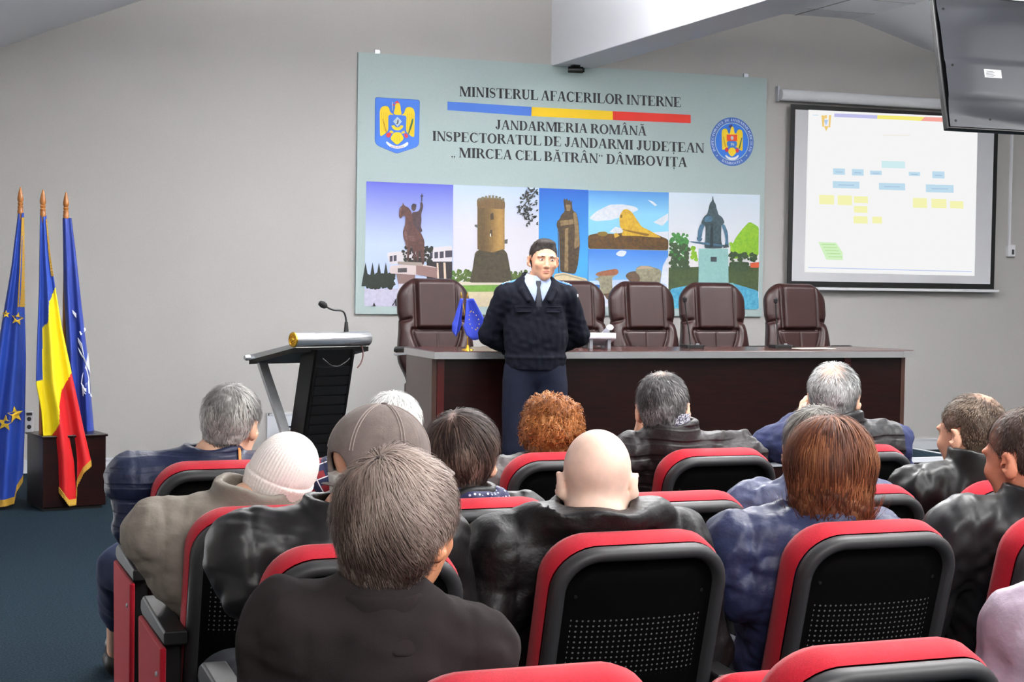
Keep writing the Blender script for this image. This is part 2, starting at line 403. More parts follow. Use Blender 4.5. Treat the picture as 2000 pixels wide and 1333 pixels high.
class Print:
    """flat printed picture: polygons in photo pixels (through an offset and a zoom), each layer 0.3 mm proud of the last"""
    def __init__(self, ox=0, oy=0, s=1.0, d0=0.0006):
        self.ox, self.oy, self.s, self.d = ox, oy, s, BND + d0
        self.mb = MB(); self.ms = []
    def mi(self, m):
        if m not in self.ms: self.ms.append(m)
        return self.ms.index(m)
    def pt(self, p):
        x, z = bn(self.ox + p[0] / self.s, self.oy + p[1] / self.s); return (x - BNX0, -self.d, z - BNZ0)
    def p(self, pts, m, step=True):
        if step: self.d += 0.0002
        if len(pts) >= 5: pts = soften(soften(pts, self.s * 2.6), self.s * 1.2)
        self.mb.poly([self.pt(q) for q in pts], self.mi(m)); return self
    def el(self, cx, cy, rx, ry, m, n=20, step=True):
        return self.p([(cx + rx * math.cos(2 * math.pi * k / n), cy + ry * math.sin(2 * math.pi * k / n)) for k in range(n)], m, step)
    def blob(self, x0, x1, y0, y1, m, n, r, seed=1):
        g = random.Random(seed); self.d += 0.0003
        for i in range(n):
            self.d += 0.00001
            a = r * g.uniform(.5, 1.2); cx, cy = g.uniform(x0, x1), g.uniform(y0, y1)
            self.p([(cx + a * g.uniform(.6, 1.2) * math.cos(k * .9), cy + a * g.uniform(.6, 1.2) * math.sin(k * .9)) for k in range(7)], m, False)
        return self
    def build(self, name):
        return self.mb.build(name, self.ms, banner, fix=False)
ink_black = mat('print_black', (14, 14, 18), 0.6)
def line(s, u0, w0, u1, w1, h):
    """lettering between two baseline end pixels, cap height h pixels"""
    adv, _ = text_polys(s); dx, dy = (u1 - u0) / adv, (w1 - w0) / adv; x0 = 0.0
    for word in s.split(' '):
        wd, P = text_polys(word); pr = Print(); mi = pr.mi(ink_black)
        for q in P: pr.mb.poly([pr.pt((u0 + (x0 + x) * dx, w0 + (x0 + x) * dy - y * h)) for x, y in q], mi)
        pr.build('lettering'); x0 += wd + G[' '][0] * .95
line('MINISTERUL AFACERILOR INTERNE', 896, 189.5, 1332, 209, 19.5)
line('JANDARMERIA ROMÂNĂ', 966, 254, 1263, 265.5, 18.5)
line('INSPECTORATUL DE JANDARMI JUDEȚEAN', 842, 277, 1376, 299, 19)
line('„ MIRCEA CEL BĂTRÂN“ DÂMBOVIȚA', 879, 309, 1342, 327, 19)
c_blue, c_yel, c_red = (62, 108, 192), (238, 196, 20), (214, 42, 26)
pr = Print(); pr.p([(873, 200), (1038, 210), (1037, 228), (873, 217)], ink(c_blue)); pr.p([(1038, 210), (1197, 217.5), (1197, 235), (1037, 228)], ink(c_yel))
pr.p([(1197, 217.5), (1350, 224), (1350, 240.5), (1197, 235)], ink(c_red)); pr.build('tricolour_stripe')

# shield emblem
e_blue, e_yel, e_dk, e_red, e_wh = ink((58, 112, 205)), ink((240, 205, 30)), ink((185, 140, 20)), ink((205, 40, 45)), ink((238, 240, 242))
e_edge = ink((40, 84, 160)); e_green = ink((52, 96, 60)); e_grey = ink((178, 196, 205))
pr = Print(720, 180, 10.25)
def shield_outline(i):
    return [(118 + i, 125 + i), (1015 - i, 175 + i), (1000 - i, 1070), (950 - i, 1130), (770, 1190 - i), (555, 1262 - i), (330, 1170 - i), (165 + i, 1100), (115 + i, 1025)]
pr.p(shield_outline(0), e_edge); pr.p(shield_outline(10), e_blue)
def wing(sx, cx, dy):
    X = lambda x: cx + sx * (x - 560)
    return [(X(490), 470 + dy), (X(420), 430 + dy), (X(405), 350 + dy), (X(370), 305 + dy), (X(300), 298 + dy), (X(235), 335 + dy), (X(212), 410 + dy), (X(220), 905 + dy), (X(262), 905 + dy), (X(330), 850 + dy), (X(385), 800 + dy), (X(385), 480 + dy), (X(490), 480 + dy)]
pr.p(wing(1, 560, 0), e_yel); pr.p(wing(-1, 565, 20), e_yel)
pr.p([(490, 475), (500, 400), (525, 330), (515, 290), (550, 240), (600, 235), (630, 300), (635, 400), (660, 485)], e_yel)
pr.p([(510, 300), (450, 290), (455, 250), (480, 270), (520, 250)], e_red); pr.p([(500, 240), (560, 195), (615, 245), (560, 240)], e_red)
pr.p([(458, 220), (475, 220), (475, 395), (460, 395)], e_grey)
for k in range(4):
    pr.p([(245 + 36 * k, 430), (251 + 36 * k, 430), (251 + 34 * k, 840 - 15 * k), (245 + 34 * k, 840 - 15 * k)], e_dk)
    pr.p([(770 + 36 * k, 450), (776 + 36 * k, 450), (778 + 34 * k, 830 + 18 * k), (772 + 34 * k, 830 + 18 * k)], e_dk)
pr.p([(385, 475), (745, 495), (735, 780), (690, 850), (565, 870), (440, 845), (385, 770)], e_blue)
pr.p([(565, 520), (655, 612), (568, 722), (478, 612)], e_grey)
for a in ring(565, 680, 122, 112, 55, 45, 10, 170): pr.p(a, e_yel, False)
pr.p([(565, 575), (590, 575), (586, 645), (560, 672), (535, 655), (562, 650)], ink_black)
pr.p([(500, 830), (630, 830), (700, 960), (560, 1095), (415, 960)], e_yel)
for k in range(3): pr.p([(535 + 25 * k, 860), (541 + 25 * k, 860), (500 + 60 * k, 1010), (492 + 60 * k, 1010)], e_dk)
pr.p([(400, 820), (440, 790), (490, 830), (460, 860)], e_yel); pr.p([(640, 830), (700, 800), (720, 840), (660, 860)], e_yel)
pr.p([(340, 860), (400, 835), (445, 850), (425, 920), (370, 945), (340, 905)], e_red); pr.p([(690, 860), (740, 850), (785, 900), (755, 955), (710, 930)], e_red)
pr.p([(262, 560), (278, 560), (355, 830), (335, 850)], e_dk)
pr.p([(770, 870), (790, 880), (860, 690), (890, 560), (860, 545), (800, 760)], e_green)
pr.p([(350, 1005), (400, 1050), (480, 1095), (560, 1110), (640, 1095), (715, 1055), (770, 1015), (790, 1075), (720, 1130), (600, 1162), (500, 1158), (400, 1120), (330, 1045)], e_wh)
for k in range(9): pr.p([(430 + 30 * k, 1105 + 14 * math.sin(k / 8 * math.pi)), (446 + 30 * k, 1107 + 14 * math.sin(k / 8 * math.pi)), (446 + 30 * k, 1128 + 14 * math.sin(k / 8 * math.pi)), (430 + 30 * k, 1126 + 14 * math.sin(k / 8 * math.pi))], ink((190, 150, 160)))
pr.build('shield_emblem')

# round emblem
pr = Print(1375, 220, 11.59)
cx, cy, RX, RY = 645, 655, 495, 556
pr.el(cx, cy, RX, RY, ink((58, 98, 172)), 48); pr.el(cx, cy, RX - 105, RY - 120, e_grey, 48); pr.el(cx, cy, RX - 122, RY - 138, ink((38, 112, 208)), 48)
pr.d += 0.0003
def arc_text(s, a0, a1, rx, ry, h, flip=False):
    adv, P = text_polys(s); mi = pr.mi(ink((198, 208, 226)))
    for q in P:
        L = []
        for x, y in q:
            a = math.radians(a0 + (a1 - a0) * x / adv); k = (1 + (y * h / rx) * (-1 if flip else 1))
            L.append((cx + rx * k * math.cos(a), cy - ry * k * math.sin(a)))
        pr.mb.poly([pr.pt(p) for p in L], mi)
arc_text('INSPECTORATUL DE JANDARMI JUDEȚEAN', 207, -27, 418, 468, 52)
arc_text('DÂMBOVIȚA', 238, 302, 462, 520, 50, True)
for sx in (300, 972):
    pr.p([(sx + (24 if k % 2 == 0 else 10) * math.cos(k * math.pi / 5 + .3), 972 + (24 if k % 2 == 0 else 10) * math.sin(k * math.pi / 5 + .3)) for k in range(10)], e_grey)
pr.p([(415, 855), (412, 430), (430, 380), (490, 352), (545, 380), (560, 470), (600, 480), (615, 380), (640, 300), (690, 320), (705, 470), (750, 470), (765, 400), (820, 365), (885, 400), (895, 480), (885, 880), (800, 830), (765, 780), (530, 780), (490, 830)], e_yel)
pr.p([(525, 495), (765, 495), (762, 640), (525, 640)], ink((224, 72, 24))); pr.p([(525, 640), (762, 640), (755, 770), (650, 800), (530, 770)], ink((48, 112, 200)))
pr.p([(625, 525), (670, 525), (690, 580), (650, 630), (610, 580)], e_grey)
pr.p([(610, 670), (640, 690), (690, 690), (690, 755), (672, 755), (668, 720), (645, 720), (640, 755), (624, 755), (622, 700)], e_grey)
pr.p([(590, 790), (700, 790), (750, 900), (635, 1012), (540, 900)], e_yel)
pr.el(520, 840, 40, 50, e_red); pr.el(760, 855, 40, 50, e_red); pr.p([(585, 330), (560, 300), (620, 270), (650, 250), (660, 300), (615, 350)], ink((60, 50, 90)))
pr.p([(790, 810), (860, 560), (878, 570), (820, 820)], e_green); pr.p([(440, 540), (455, 540), (500, 770), (480, 780)], e_dk)
pr.p([(490, 945), (560, 1005), (640, 1025), (720, 1005), (785, 945), (800, 995), (730, 1060), (640, 1078), (550, 1060), (480, 995)], e_wh)
pr.build('round_emblem')

# photograph 1: rider statue
pr = Print(710, 350, 5.228)
pr.p([(26, 38), (910, 70), (905, 1310), (10, 1300)], grad('photo_sky_violet', (82, 88, 190), (190, 205, 240), 0.55, 1.05))
pr.p([(12, 1125), (905, 1120), (905, 1310), (10, 1300)], ink((196, 192, 214), (180, 178, 200)))
pr.p([(235, 762), (420, 740), (660, 712), (900, 688), (898, 850), (690, 850), (265, 880)], ink((216, 210, 216)))
for x0, x1, y0, y1 in ((265, 295, 795, 850), (305, 335, 790, 845), (670, 700, 760, 815), (718, 755, 755, 815), (772, 812, 750, 812), (828, 898, 740, 805)):
    pr.p([(x0, y0), (x1, y0 - 4), (x1, y1), (x0, y1 + 4)], ink((62, 58, 72)))
pr.p([(640, 850), (898, 850), (898, 1040), (640, 1040)], ink((40, 32, 36))); pr.p([(740, 865), (757, 865), (765, 1030), (746, 1030)], ink((210, 190, 170))); pr.p([(808, 860), (830, 860), (838, 1030), (815, 1030)], ink((210, 190, 170)))
pr.blob(20, 310, 980, 1110, ink((20, 26, 22), (30, 40, 30)), 120, 26, 3)
for x in (20, 90, 155, 225): pr.p([(x - 40, 1100), (x, 860), (x + 45, 1100)], ink((20, 26, 22), (30, 40, 30)))
pr.blob(400, 700, 700, 860, ink((28, 30, 26)), 90, 20, 4); pr.blob(900, 905, 930, 1030, ink((70, 110, 40)), 6, 20, 5)
pr.p([(265, 895), (540, 870), (745, 910), (740, 1010), (530, 985), (262, 972)], ink((206, 190, 190))); pr.p([(530, 885), (745, 915), (740, 1020), (530, 980)], ink((128, 100, 96)))
pr.p([(345, 850), (600, 860), (600, 895), (345, 880)], ink((150, 138, 130)))
pr.p([(345, 920), (438, 916), (438, 960), (345, 962)], ink((60, 56, 60))); pr.p([(330, 975), (520, 985), (520, 1075), (350, 1075)], ink((120, 96, 92))); pr.p([(350, 1075), (500, 1075), (500, 1305), (350, 1305)], ink((205, 200, 214)))
bz = ink((66, 42, 40), (92, 60, 54)); bz2 = ink((118, 84, 80), (80, 54, 50))
pr.p([(355, 375), (365, 300), (392, 285), (395, 245), (410, 285), (450, 300), (480, 340), (500, 430), (520, 480), (580, 560), (615, 640), (612, 760), (612, 880), (590, 885), (580, 800), (560, 720), (555, 850), (535, 855), (525, 720), (515, 850), (500, 855), (505, 760), (480, 690), (462, 760), (455, 845), (440, 845), (440, 700), (405, 620), (395, 550), (420, 470), (425, 390), (395, 385), (375, 420), (358, 405)], bz)
pr.p([(405, 560), (430, 530), (450, 620), (440, 720), (425, 690)], bz2); pr.p([(450, 590), (520, 590), (520, 650), (470, 640)], bz2); pr.p([(365, 310), (385, 300), (375, 370), (360, 380)], bz2)
pr.p([(485, 350), (550, 345), (575, 310), (572, 250), (590, 240), (604, 290), (580, 370), (585, 440), (575, 500), (600, 545), (560, 560), (500, 480)], ink((52, 38, 44), (76, 56, 60)))
pr.el(506, 300, 24, 38, ink((64, 46, 48))); pr.p([(480, 290), (495, 266), (530, 268), (534, 295)], ink((46, 36, 46))); pr.p([(582, 240), (585, 160), (592, 160), (592, 240)], ink((46, 36, 46))); pr.p([(574, 180), (602, 180), (602, 192), (574, 192)], ink((46, 36, 46)))
pr.p([(318, 1235), (330, 1220), (334, 1300), (320, 1300)], ink_black); pr.p([(285, 1295), (318, 1245), (322, 1252), (295, 1298)], ink_black); pr.p([(92, 1300), (105, 1262), (122, 1300)], ink_black)
pr.build('photo_print')
# photograph 2: round brick tower
pr = Print(880, 360, 5.441)
pr.p([(22, 18), (932, 48), (915, 1310), (12, 1300)], grad('photo_sky_pale', (190, 214, 246), (222, 220, 230), 0.7, 1.1))
pr.blob(12, 920, 930, 1040, ink((60, 78, 34), (88, 110, 44)), 190, 26, 6)
pr.p([(12, 1050), (918, 1030), (916, 1180), (12, 1180)], ink((86, 128, 46), (110, 150, 60))); pr.p([(12, 1150), (918, 1140), (915, 1310), (12, 1300)], ink((206, 192, 160), (190, 178, 150)))
pr.p([(80, 1040), (540, 1050), (540, 1075), (80, 1080)], ink((205, 196, 180)))
pr.p([(250, 735), (290, 705), (535, 680), (590, 740), (630, 960), (640, 1050), (190, 1050), (220, 930)], ink((52, 46, 32), (70, 62, 44)))
br = ink((142, 112, 60), (120, 92, 50)); bd = ink((84, 66, 38), (100, 80, 46)); bl = ink((176, 142, 80), (156, 124, 68))
pr.p([(275, 190), (566, 195), (560, 690), (440, 735), (280, 700)], br); pr.d += .0002
for k in range(14):
    x = 276 + 20.5 * k; a = k / 13; t = [96, 92, 90, 92, 100, 108, 118, 128, 138, 148, 158, 166, 164, 150][k]
    pr.p([(x, 195), (x + 20.7, 195), (x + 20.7, 700 + 26 * math.sin(math.pi * min(1, a + .08))), (x, 700 + 26 * math.sin(math.pi * a))], ink((t, int(t * .79), int(t * .45)), (t - 14, int((t - 14) * .77), int((t - 14) * .43))), False)
pr.d += .0002
pr.p([(272, 165), (330, 150), (510, 158), (568, 185), (568, 275), (272, 260)], ink((92, 70, 42), (110, 84, 50)))
for k in range(8):
    x = 285 + 36 * k; y = 165 - 38 * math.sin(math.pi * (k + .5) / 8); pr.p([(x, y), (x + 24, y), (x + 24, y + 36), (x, y + 36)], ink((104, 100, 80)))
    pr.p([(290 + 34 * k, 205), (304 + 34 * k, 205), (304 + 34 * k, 240), (290 + 34 * k, 240)], bd)
pr.p([(412, 330), (442, 310), (448, 385), (412, 390)], ink((60, 46, 30))); pr.p([(405, 500), (430, 490), (432, 560), (405, 560)], ink((60, 46, 30))); pr.p([(408, 535), (418, 535), (418, 565), (408, 565)], ink((235, 230, 220)))
pr.p([(245, 440), (280, 440), (280, 475), (245, 460)], ink((90, 90, 90))); pr.p([(560, 600), (595, 590), (590, 640), (560, 640)], ink((90, 90, 90)))
g = random.Random(11)
for k in range(150):
    a = g.uniform(0, 1); x = 700 + 230 * a ** .7 * g.uniform(.4, 1) + 0; y = 50 + 440 * g.random()
    if abs(y - 240) > 210 * (0.35 + a * .8): continue
    t = g.uniform(0, 3.1); L = g.uniform(14, 30)
    x = min(x, 908)
    pr.p([(x - L * math.cos(t), y - L * math.sin(t)), (x + 9 * math.sin(t), y - 9 * math.cos(t)), (min(x + L * math.cos(t), 925), y + L * math.sin(t)), (x - 9 * math.sin(t), y + 9 * math.cos(t))], ink((46, 48, 46)), False)
    if k % 10 == 0: pr.d += 0.00005
pr.p([(905, 60), (920, 60), (700, 320), (690, 318)], ink((46, 48, 46)))
pr.build('photo_print')
# photograph 3: crowned statue on a plinth
pr = Print(880, 360, 5.441)
pr.p([(934, 48), (1458, 68), (1445, 1318), (915, 1310)], grad('photo_sky_blue', (22, 82, 172), (70, 160, 225), 0.45, 1.05))
pr.p([(1085, 960), (1190, 942), (1440, 1010), (1440, 1318), (1085, 1318)], ink((212, 196, 160), (196, 180, 146)))
pr.p([(1085, 975), (1190, 955), (1440, 1030), (1440, 1040), (1190, 968), (1085, 990)], ink((160, 146, 120)))
sd = ink((74, 58, 36), (52, 40, 28)); sl = ink((134, 112, 78), (104, 86, 58))
pr.p([(1190, 180), (1200, 150), (1212, 185), (1225, 150), (1240, 190), (1262, 165), (1265, 205), (1285, 170), (1280, 220), (1290, 290), (1330, 310), (1350, 420), (1362, 650), (1340, 860), (1310, 960), (1150, 935), (1145, 700), (1140, 500), (1115, 460), (1120, 400), (1150, 380), (1165, 330), (1205, 300), (1198, 240)], sd)
pr.p([(1290, 300), (1325, 310), (1345, 420), (1360, 660), (1300, 700), (1310, 480)], sl); pr.p([(1150, 395), (1290, 380), (1300, 430), (1160, 450)], sl); pr.p([(1205, 480), (1240, 470), (1235, 930), (1195, 930)], sl); pr.p([(1215, 225), (1265, 225), (1260, 290), (1225, 290)], sl)
pr.p([(1128, 430), (1136, 430), (1142, 945), (1132, 945)], sd)
pr.build('photo_print')
# photograph 4: weathered rock shaped like a head
pr = Print(1140, 370, 5.67)
pr.p([(46, 18), (936, 38), (922, 678), (36, 662)], grad('photo_sky_cyan', (22, 96, 190), (140, 206, 240), 0.85, 1.1))
wh = ink((232, 234, 240), (214, 222, 236))
pr.p([(46, 330), (130, 250), (280, 175), (420, 172), (560, 195), (605, 230), (560, 250), (440, 300), (300, 345), (120, 360)], wh)
pr.p([(270, 480), (340, 420), (420, 440), (420, 500)], wh); pr.p([(700, 120), (760, 140), (805, 180), (780, 190)], wh); pr.p([(760, 370), (925, 270), (928, 340), (860, 410)], wh); pr.p([(730, 480), (925, 470), (922, 560), (800, 540)], wh)
pr.p([(36, 515), (150, 490), (330, 500), (520, 470), (740, 480), (925, 560), (922, 678), (36, 662)], ink((96, 66, 22), (60, 40, 16)))
pr.p([(140, 480), (230, 470), (260, 500), (220, 530), (140, 515)], ink((120, 98, 36)))
pr.p([(385, 300), (430, 225), (480, 225), (530, 265), (570, 330), (630, 420), (720, 460), (850, 540), (700, 530), (560, 520), (400, 520), (430, 450), (390, 430), (385, 360)], ink((206, 168, 50), (180, 140, 40)))
pr.p([(390, 440), (520, 465), (720, 500), (700, 525), (500, 480)], ink((120, 86, 24))); pr.p([(395, 290), (415, 285), (415, 320), (395, 325)], ink((110, 80, 24)))
pr.p([(320, 500), (350, 485), (385, 520), (330, 545)], ink((190, 150, 50)))
pr.build('photo_print')
# photograph 5: two mushroom-shaped rocks
pr = Print(1140, 370, 5.67)
pr.p([(36, 666), (920, 682), (915, 1310), (25, 1300)], grad('photo_sky_deep', (30, 100, 200), (130, 190, 236), 0.2, 0.62))
pr.p([(335, 720), (390, 678), (470, 690), (430, 750), (370, 745)], wh); pr.p([(920, 740), (860, 850), (830, 1050), (830, 1180), (915, 1180)], wh); pr.p([(30, 1020), (500, 1000), (900, 1050), (910, 1150), (30, 1130)], ink((190, 206, 232)))
pr.p([(30, 1050), (150, 1060), (320, 1100), (520, 1080), (520, 1150), (30, 1150)], ink((36, 92, 160))); pr.p([(25, 1080), (150, 1140), (350, 1170), (915, 1150), (915, 1310), (25, 1300)], ink((216, 220, 232), (190, 198, 214)))
rk = ink((150, 146, 122), (112, 106, 88)); rr = ink((150, 92, 62), (120, 74, 50)); rd = ink((98, 76, 56), (76, 60, 46))
pr.p([(112, 940), (160, 915), (350, 880), (375, 920), (350, 950), (300, 975), (295, 1050), (310, 1160), (140, 1190), (165, 1080), (150, 1010), (108, 1005), (115, 985), (160, 985)], rk); pr.p([(112, 940), (160, 915), (350, 880), (375, 920), (350, 950), (250, 960), (120, 960)], rr)
pr.p([(200, 1160), (270, 1150), (330, 1190), (240, 1220)], rd)
pr.p([(438, 960), (480, 920), (560, 905), (620, 950), (610, 1060), (520, 1060), (490, 1020)], rd); pr.p([(560, 880), (600, 852), (700, 850), (830, 890), (845, 930), (820, 1070), (600, 1060), (605, 960), (555, 920)], rk); pr.p([(555, 890), (620, 850), (700, 855), (770, 880), (700, 880)], ink((184, 160, 134)))
pr.build('photo_print')
# photograph 6: statue with a sword on a block plinth in a park
pr = Print(1295, 370, 5.555)
pr.p([(58, 36), (1052, 60), (1012, 1300), (30, 1290)], grad('photo_sky_white', (212, 230, 244), (236, 232, 238), 0.5, 1.1))
pr.p([(45, 850), (1025, 830), (1015, 1120), (38, 1110)], ink((66, 82, 44), (50, 64, 36)))
tg = ink((44, 92, 46), (66, 130, 58)); td = ink((38, 56, 36), (54, 74, 44)); ty = ink((136, 178, 42), (110, 158, 36))
pr.blob(70, 250, 480, 800, tg, 110, 26, 21); pr.blob(60, 270, 600, 860, td, 110, 24, 22); pr.blob(300, 345, 630, 780, ty, 16, 26, 23)
pr.p([(720, 640), (780, 520), (860, 420), (930, 350), (1030, 410), (1022, 720), (720, 760)], ty); pr.blob(720, 990, 560, 700, ty, 90, 22, 24); pr.blob(710, 990, 690, 780, td, 30, 28, 25)
pr.p([(700, 790), (760, 785), (920, 790), (900, 890), (760, 890), (700, 850)], td); pr.p([(930, 800), (1025, 790), (1022, 850), (930, 850)], ink((196, 84, 50)))
pr.p([(60, 1080), (370, 1020), (740, 1020), (1010, 1100), (1012, 1300), (30, 1290)], ink((60, 140, 176), (90, 170, 196)))
pr.p([(300, 1020), (740, 1015), (780, 1080), (260, 1085)], ink((120, 176, 180)))
pr.p([(372, 645), (690, 645), (690, 1060), (360, 1060)], ink((146, 188, 184), (134, 178, 176))); pr.p([(498, 735), (565, 735), (563, 788), (498, 786)], ink((52, 60, 66)))
s1, s2 = ink((40, 56, 62), (58, 78, 84)), ink((72, 112, 140), (56, 84, 104))
pr.p([(528, 75), (535, 75), (540, 130), (565, 165), (570, 210), (585, 250), (590, 280), (630, 300), (660, 370), (620, 385), (615, 560), (635, 640), (430, 640), (445, 540), (450, 400), (395, 380), (430, 300), (470, 270), (490, 190), (500, 150), (525, 130)], s1)
pr.p([(395, 375), (440, 385), (410, 470), (405, 530), (360, 540), (365, 450)], s2); pr.p([(620, 380), (655, 380), (690, 470), (692, 580), (700, 610), (650, 620), (665, 560), (650, 470)], s2); pr.p([(470, 290), (525, 300), (525, 350), (430, 360), (440, 310)], s2)
pr.p([(270, 565), (450, 580), (690, 612), (690, 630), (430, 600), (280, 575)], s2); pr.p([(350, 520), (400, 520), (415, 550), (375, 580), (350, 545)], s2); pr.p([(630, 605), (690, 600), (700, 630), (640, 640)], s1)
for k in range(6): pr.p([(505 + 4 * k, 370), (508 + 4 * k, 370), (508 + 6 * k - 12, 630), (502 + 6 * k - 12, 630)], ink((30, 44, 50)))
pr.build('photo_print')
for u in (737, 1462):
    x, z = bn(u, 107 + (u - 699) * .0585); MB().box((x - BNX0 - .02, -.02, BNZ1 - BNZ0), (x - BNX0 + .02, 0, BNZ1 - BNZ0 + .03)).build('hanging_bracket', M_alu, banner)
# ------------------------------------------------------------------ projection screen
SX0, SX1, SZ0, SZ1 = 7.2268, 9.3675, 1.4565, 3.0228
scr = empty('projection_screen', (SX0, 0, SZ0), label='pull-down projection screen with black border showing a bright chart slide', cat='screen')
W_, H_ = SX1 - SX0, SZ1 - SZ0
M_blackv = mat('black_vinyl', (4, 4, 5), 0.6); M_fab = mat('screen_fabric', (214, 214, 218), 0.9)
MB().box((0, -0.082, 0), (W_, -0.078, H_)).build('border', M_blackv, scr)
MB().box((0.045, -0.0845, 0.045), (W_ - 0.045, -0.0825, H_ - 0.045)).build('fabric', M_fab, scr)
mb = MB(); mb.lathe([(0.0, -0.10), (0.045, -0.10), (0.05, -0.09), (0.05, W_ + 0.13), (0.045, W_ + 0.14), (0, W_ + 0.14)], 16, M=Matrix.Translation((0, -0.075, H_ + 0.075)) @ Matrix.Rotation(math.pi / 2, 4, 'Y'))
mb.box((-0.07, -0.075, H_ + 0.03), (W_ + 0.11, -0.005, H_ + 0.12)); mb.build('housing', M_white, scr, smooth=True)
MB().box((-0.11, -0.05, H_ + 0.02), (-0.095, -0.004, H_ + 0.15)).build('wall_bracket', M_alu, scr)
MB().box((-0.02, -0.095, -0.03), (W_ + 0.05, -0.065, -0.005)).build('bottom_bar', M_white, scr, bevel=0.004)
def emis(c, k):
    n = 'slide_%02x%02x%02x' % c
    if n in _mats: return _mats[n]
    m = mat(n, (0, 0, 0), 0.9, spec=0); b = m.node_tree.nodes['Principled BSDF'].inputs
    b['Emission Color'].default_value = rgb(c); b['Emission Strength'].default_value = k * SLIDE_LEVEL
    return m
SLIDE_LEVEL = 0.62
_Hs = homography([(1546, 203), (1955, 229), (1938, 564), (1535, 560)], [(SX0, SZ1), (SX1, SZ1), (SX1, SZ0), (SX0, SZ0)])
smb = MB(); sms = []
def slide(pts, c, k, lay):
    m = emis(c, k)
    if m not in sms: sms.append(m)
    L = []
    for x, y in pts:
        q = _Hs @ np.array([1540 + x / 3.702, 200 + y / 3.702, 1.0]); L.append((q[0] / q[2] - SX0, -0.0855 - 0.0004 * lay, q[1] / q[2] - SZ0))
    smb.poly(L, sms.index(m))
slide([(150, 55), (1385, 118), (1335, 1255), (108, 1232)], (255, 255, 255), 1.0, 0)
slide([(340, 83), (655, 97), (652, 124), (338, 108)], (200, 200, 245), 1.0, 1)
slide([(655, 97), (1000, 112), (970, 140), (652, 124)], (255, 246, 130), 1.0, 1); slide([(1000, 112), (1200, 120), (1190, 152), (970, 140)], (255, 176, 164), 1.0, 1)
def sbox(x0, y0, x1, y1, c, k=1.0): slide([(x0, y0), (x1, y0 + (x1 - x0) * .03), (x1, y1 + (x1 - x0) * .03), (x0, y1)], c, k, 1)
def sline(x0, x1, y, c): slide([(x0, y), (x1, y + 2), (x1, y + 9), (x0, y + 7)], c, 1.0, 2)
for b in ((680, 430, 850, 480),): sbox(*b, (218, 246, 250))
for b in ((325, 483, 412, 528), (462, 488, 548, 535), (595, 500, 680, 530), (876, 510, 958, 538), (1046, 506, 1134, 556), (322, 575, 516, 625), (658, 588, 848, 638), (998, 600, 1198, 656)):
    sbox(*b, (200, 230, 248)); sline(b[0] + .2 * (b[2] - b[0]), b[2] - .2 * (b[2] - b[0]), (b[1] + b[3]) / 2, (176, 206, 232))
for b in ((222, 675, 330, 742), (356, 678, 460, 748), (475, 685, 576, 733), (474, 755, 572, 803), (470, 828, 572, 880), (606, 832, 676, 880), (902, 698, 1004, 768), (1036, 704, 1144, 770), (1170, 720, 1266, 772)):
    sbox(*b, (255, 254, 188))
slide([(212, 1015), (340, 1020), (388, 1090), (388, 1145), (268, 1142)], (222, 252, 204), 1.0, 1)
for k in range(5): sline(235 + 12 * k, 335 + 12 * k, 1028 + 22 * k, (196, 236, 172))
slide([(135, 1195), (1315, 1222), (1315, 1228), (135, 1201)], (200, 214, 250), 1.0, 1)
for pts in ([(245, 95), (270, 100), (262, 180), (250, 180)], [(300, 95), (316, 95), (308, 185), (296, 185)], [(270, 95), (286, 95), (284, 120), (270, 120)], [(262, 175), (296, 175), (278, 214)]): slide(pts, (250, 214, 130), 1.0, 1)
slide([(262, 130), (294, 130), (278, 175)], (190, 214, 246), 1.0, 1); sline(690, 890, 240, (250, 246, 236)); sline(180, 222, 90, (214, 236, 250))
smb.build('projected_slide', sms, scr, fix=False)

# wall switch of the screen with its conduit, and the flush socket by the flags
p = U(1973, 490, 1, -0.02)
ws = empty('wall_switch', (p.x, 0, p.z), label='white wall switch box under a conduit, right of the projection screen', cat='switch')
MB().box((-0.04, -0.045, -0.055), (0.04, -0.001, 0.055)).build('housing', M_white, ws, bevel=0.006)
MB().box((0.0, -0.049, -0.035), (0.022, -0.045, 0.01)).build('rocker', mat('dark_plastic', (40, 42, 46), 0.5), ws)
MB().box((-0.018, -0.022, 0.055), (0.002, -0.001, 1.25)).build('conduit', M_white, ws)

# small camera under the end of the ceiling beam
p = U(1127, 135, 1, -0.13)
sc_ = empty('surveillance_camera', (5.19, -0.15, BZ), label='small black camera under the end of the ceiling beam above the banner', cat='camera')
M_blk = mat('black_plastic', (14, 14, 15), 0.45)
MB().box((-0.03, -0.03, -0.012), (0.03, 0.03, 0)).build('mount', M_blk, sc_)
MB().tube([(-0.05, 0.03, -0.035), (0.055, -0.03, -0.04)], 0.026, 12).build('housing', M_blk, sc_, smooth=True)
MB().tube([(0.055, -0.03, -0.04), (0.066, -0.036, -0.0405)], 0.018, 12).build('lens', mat('lens_glass', (5, 5, 8), 0.1), sc_, smooth=True)

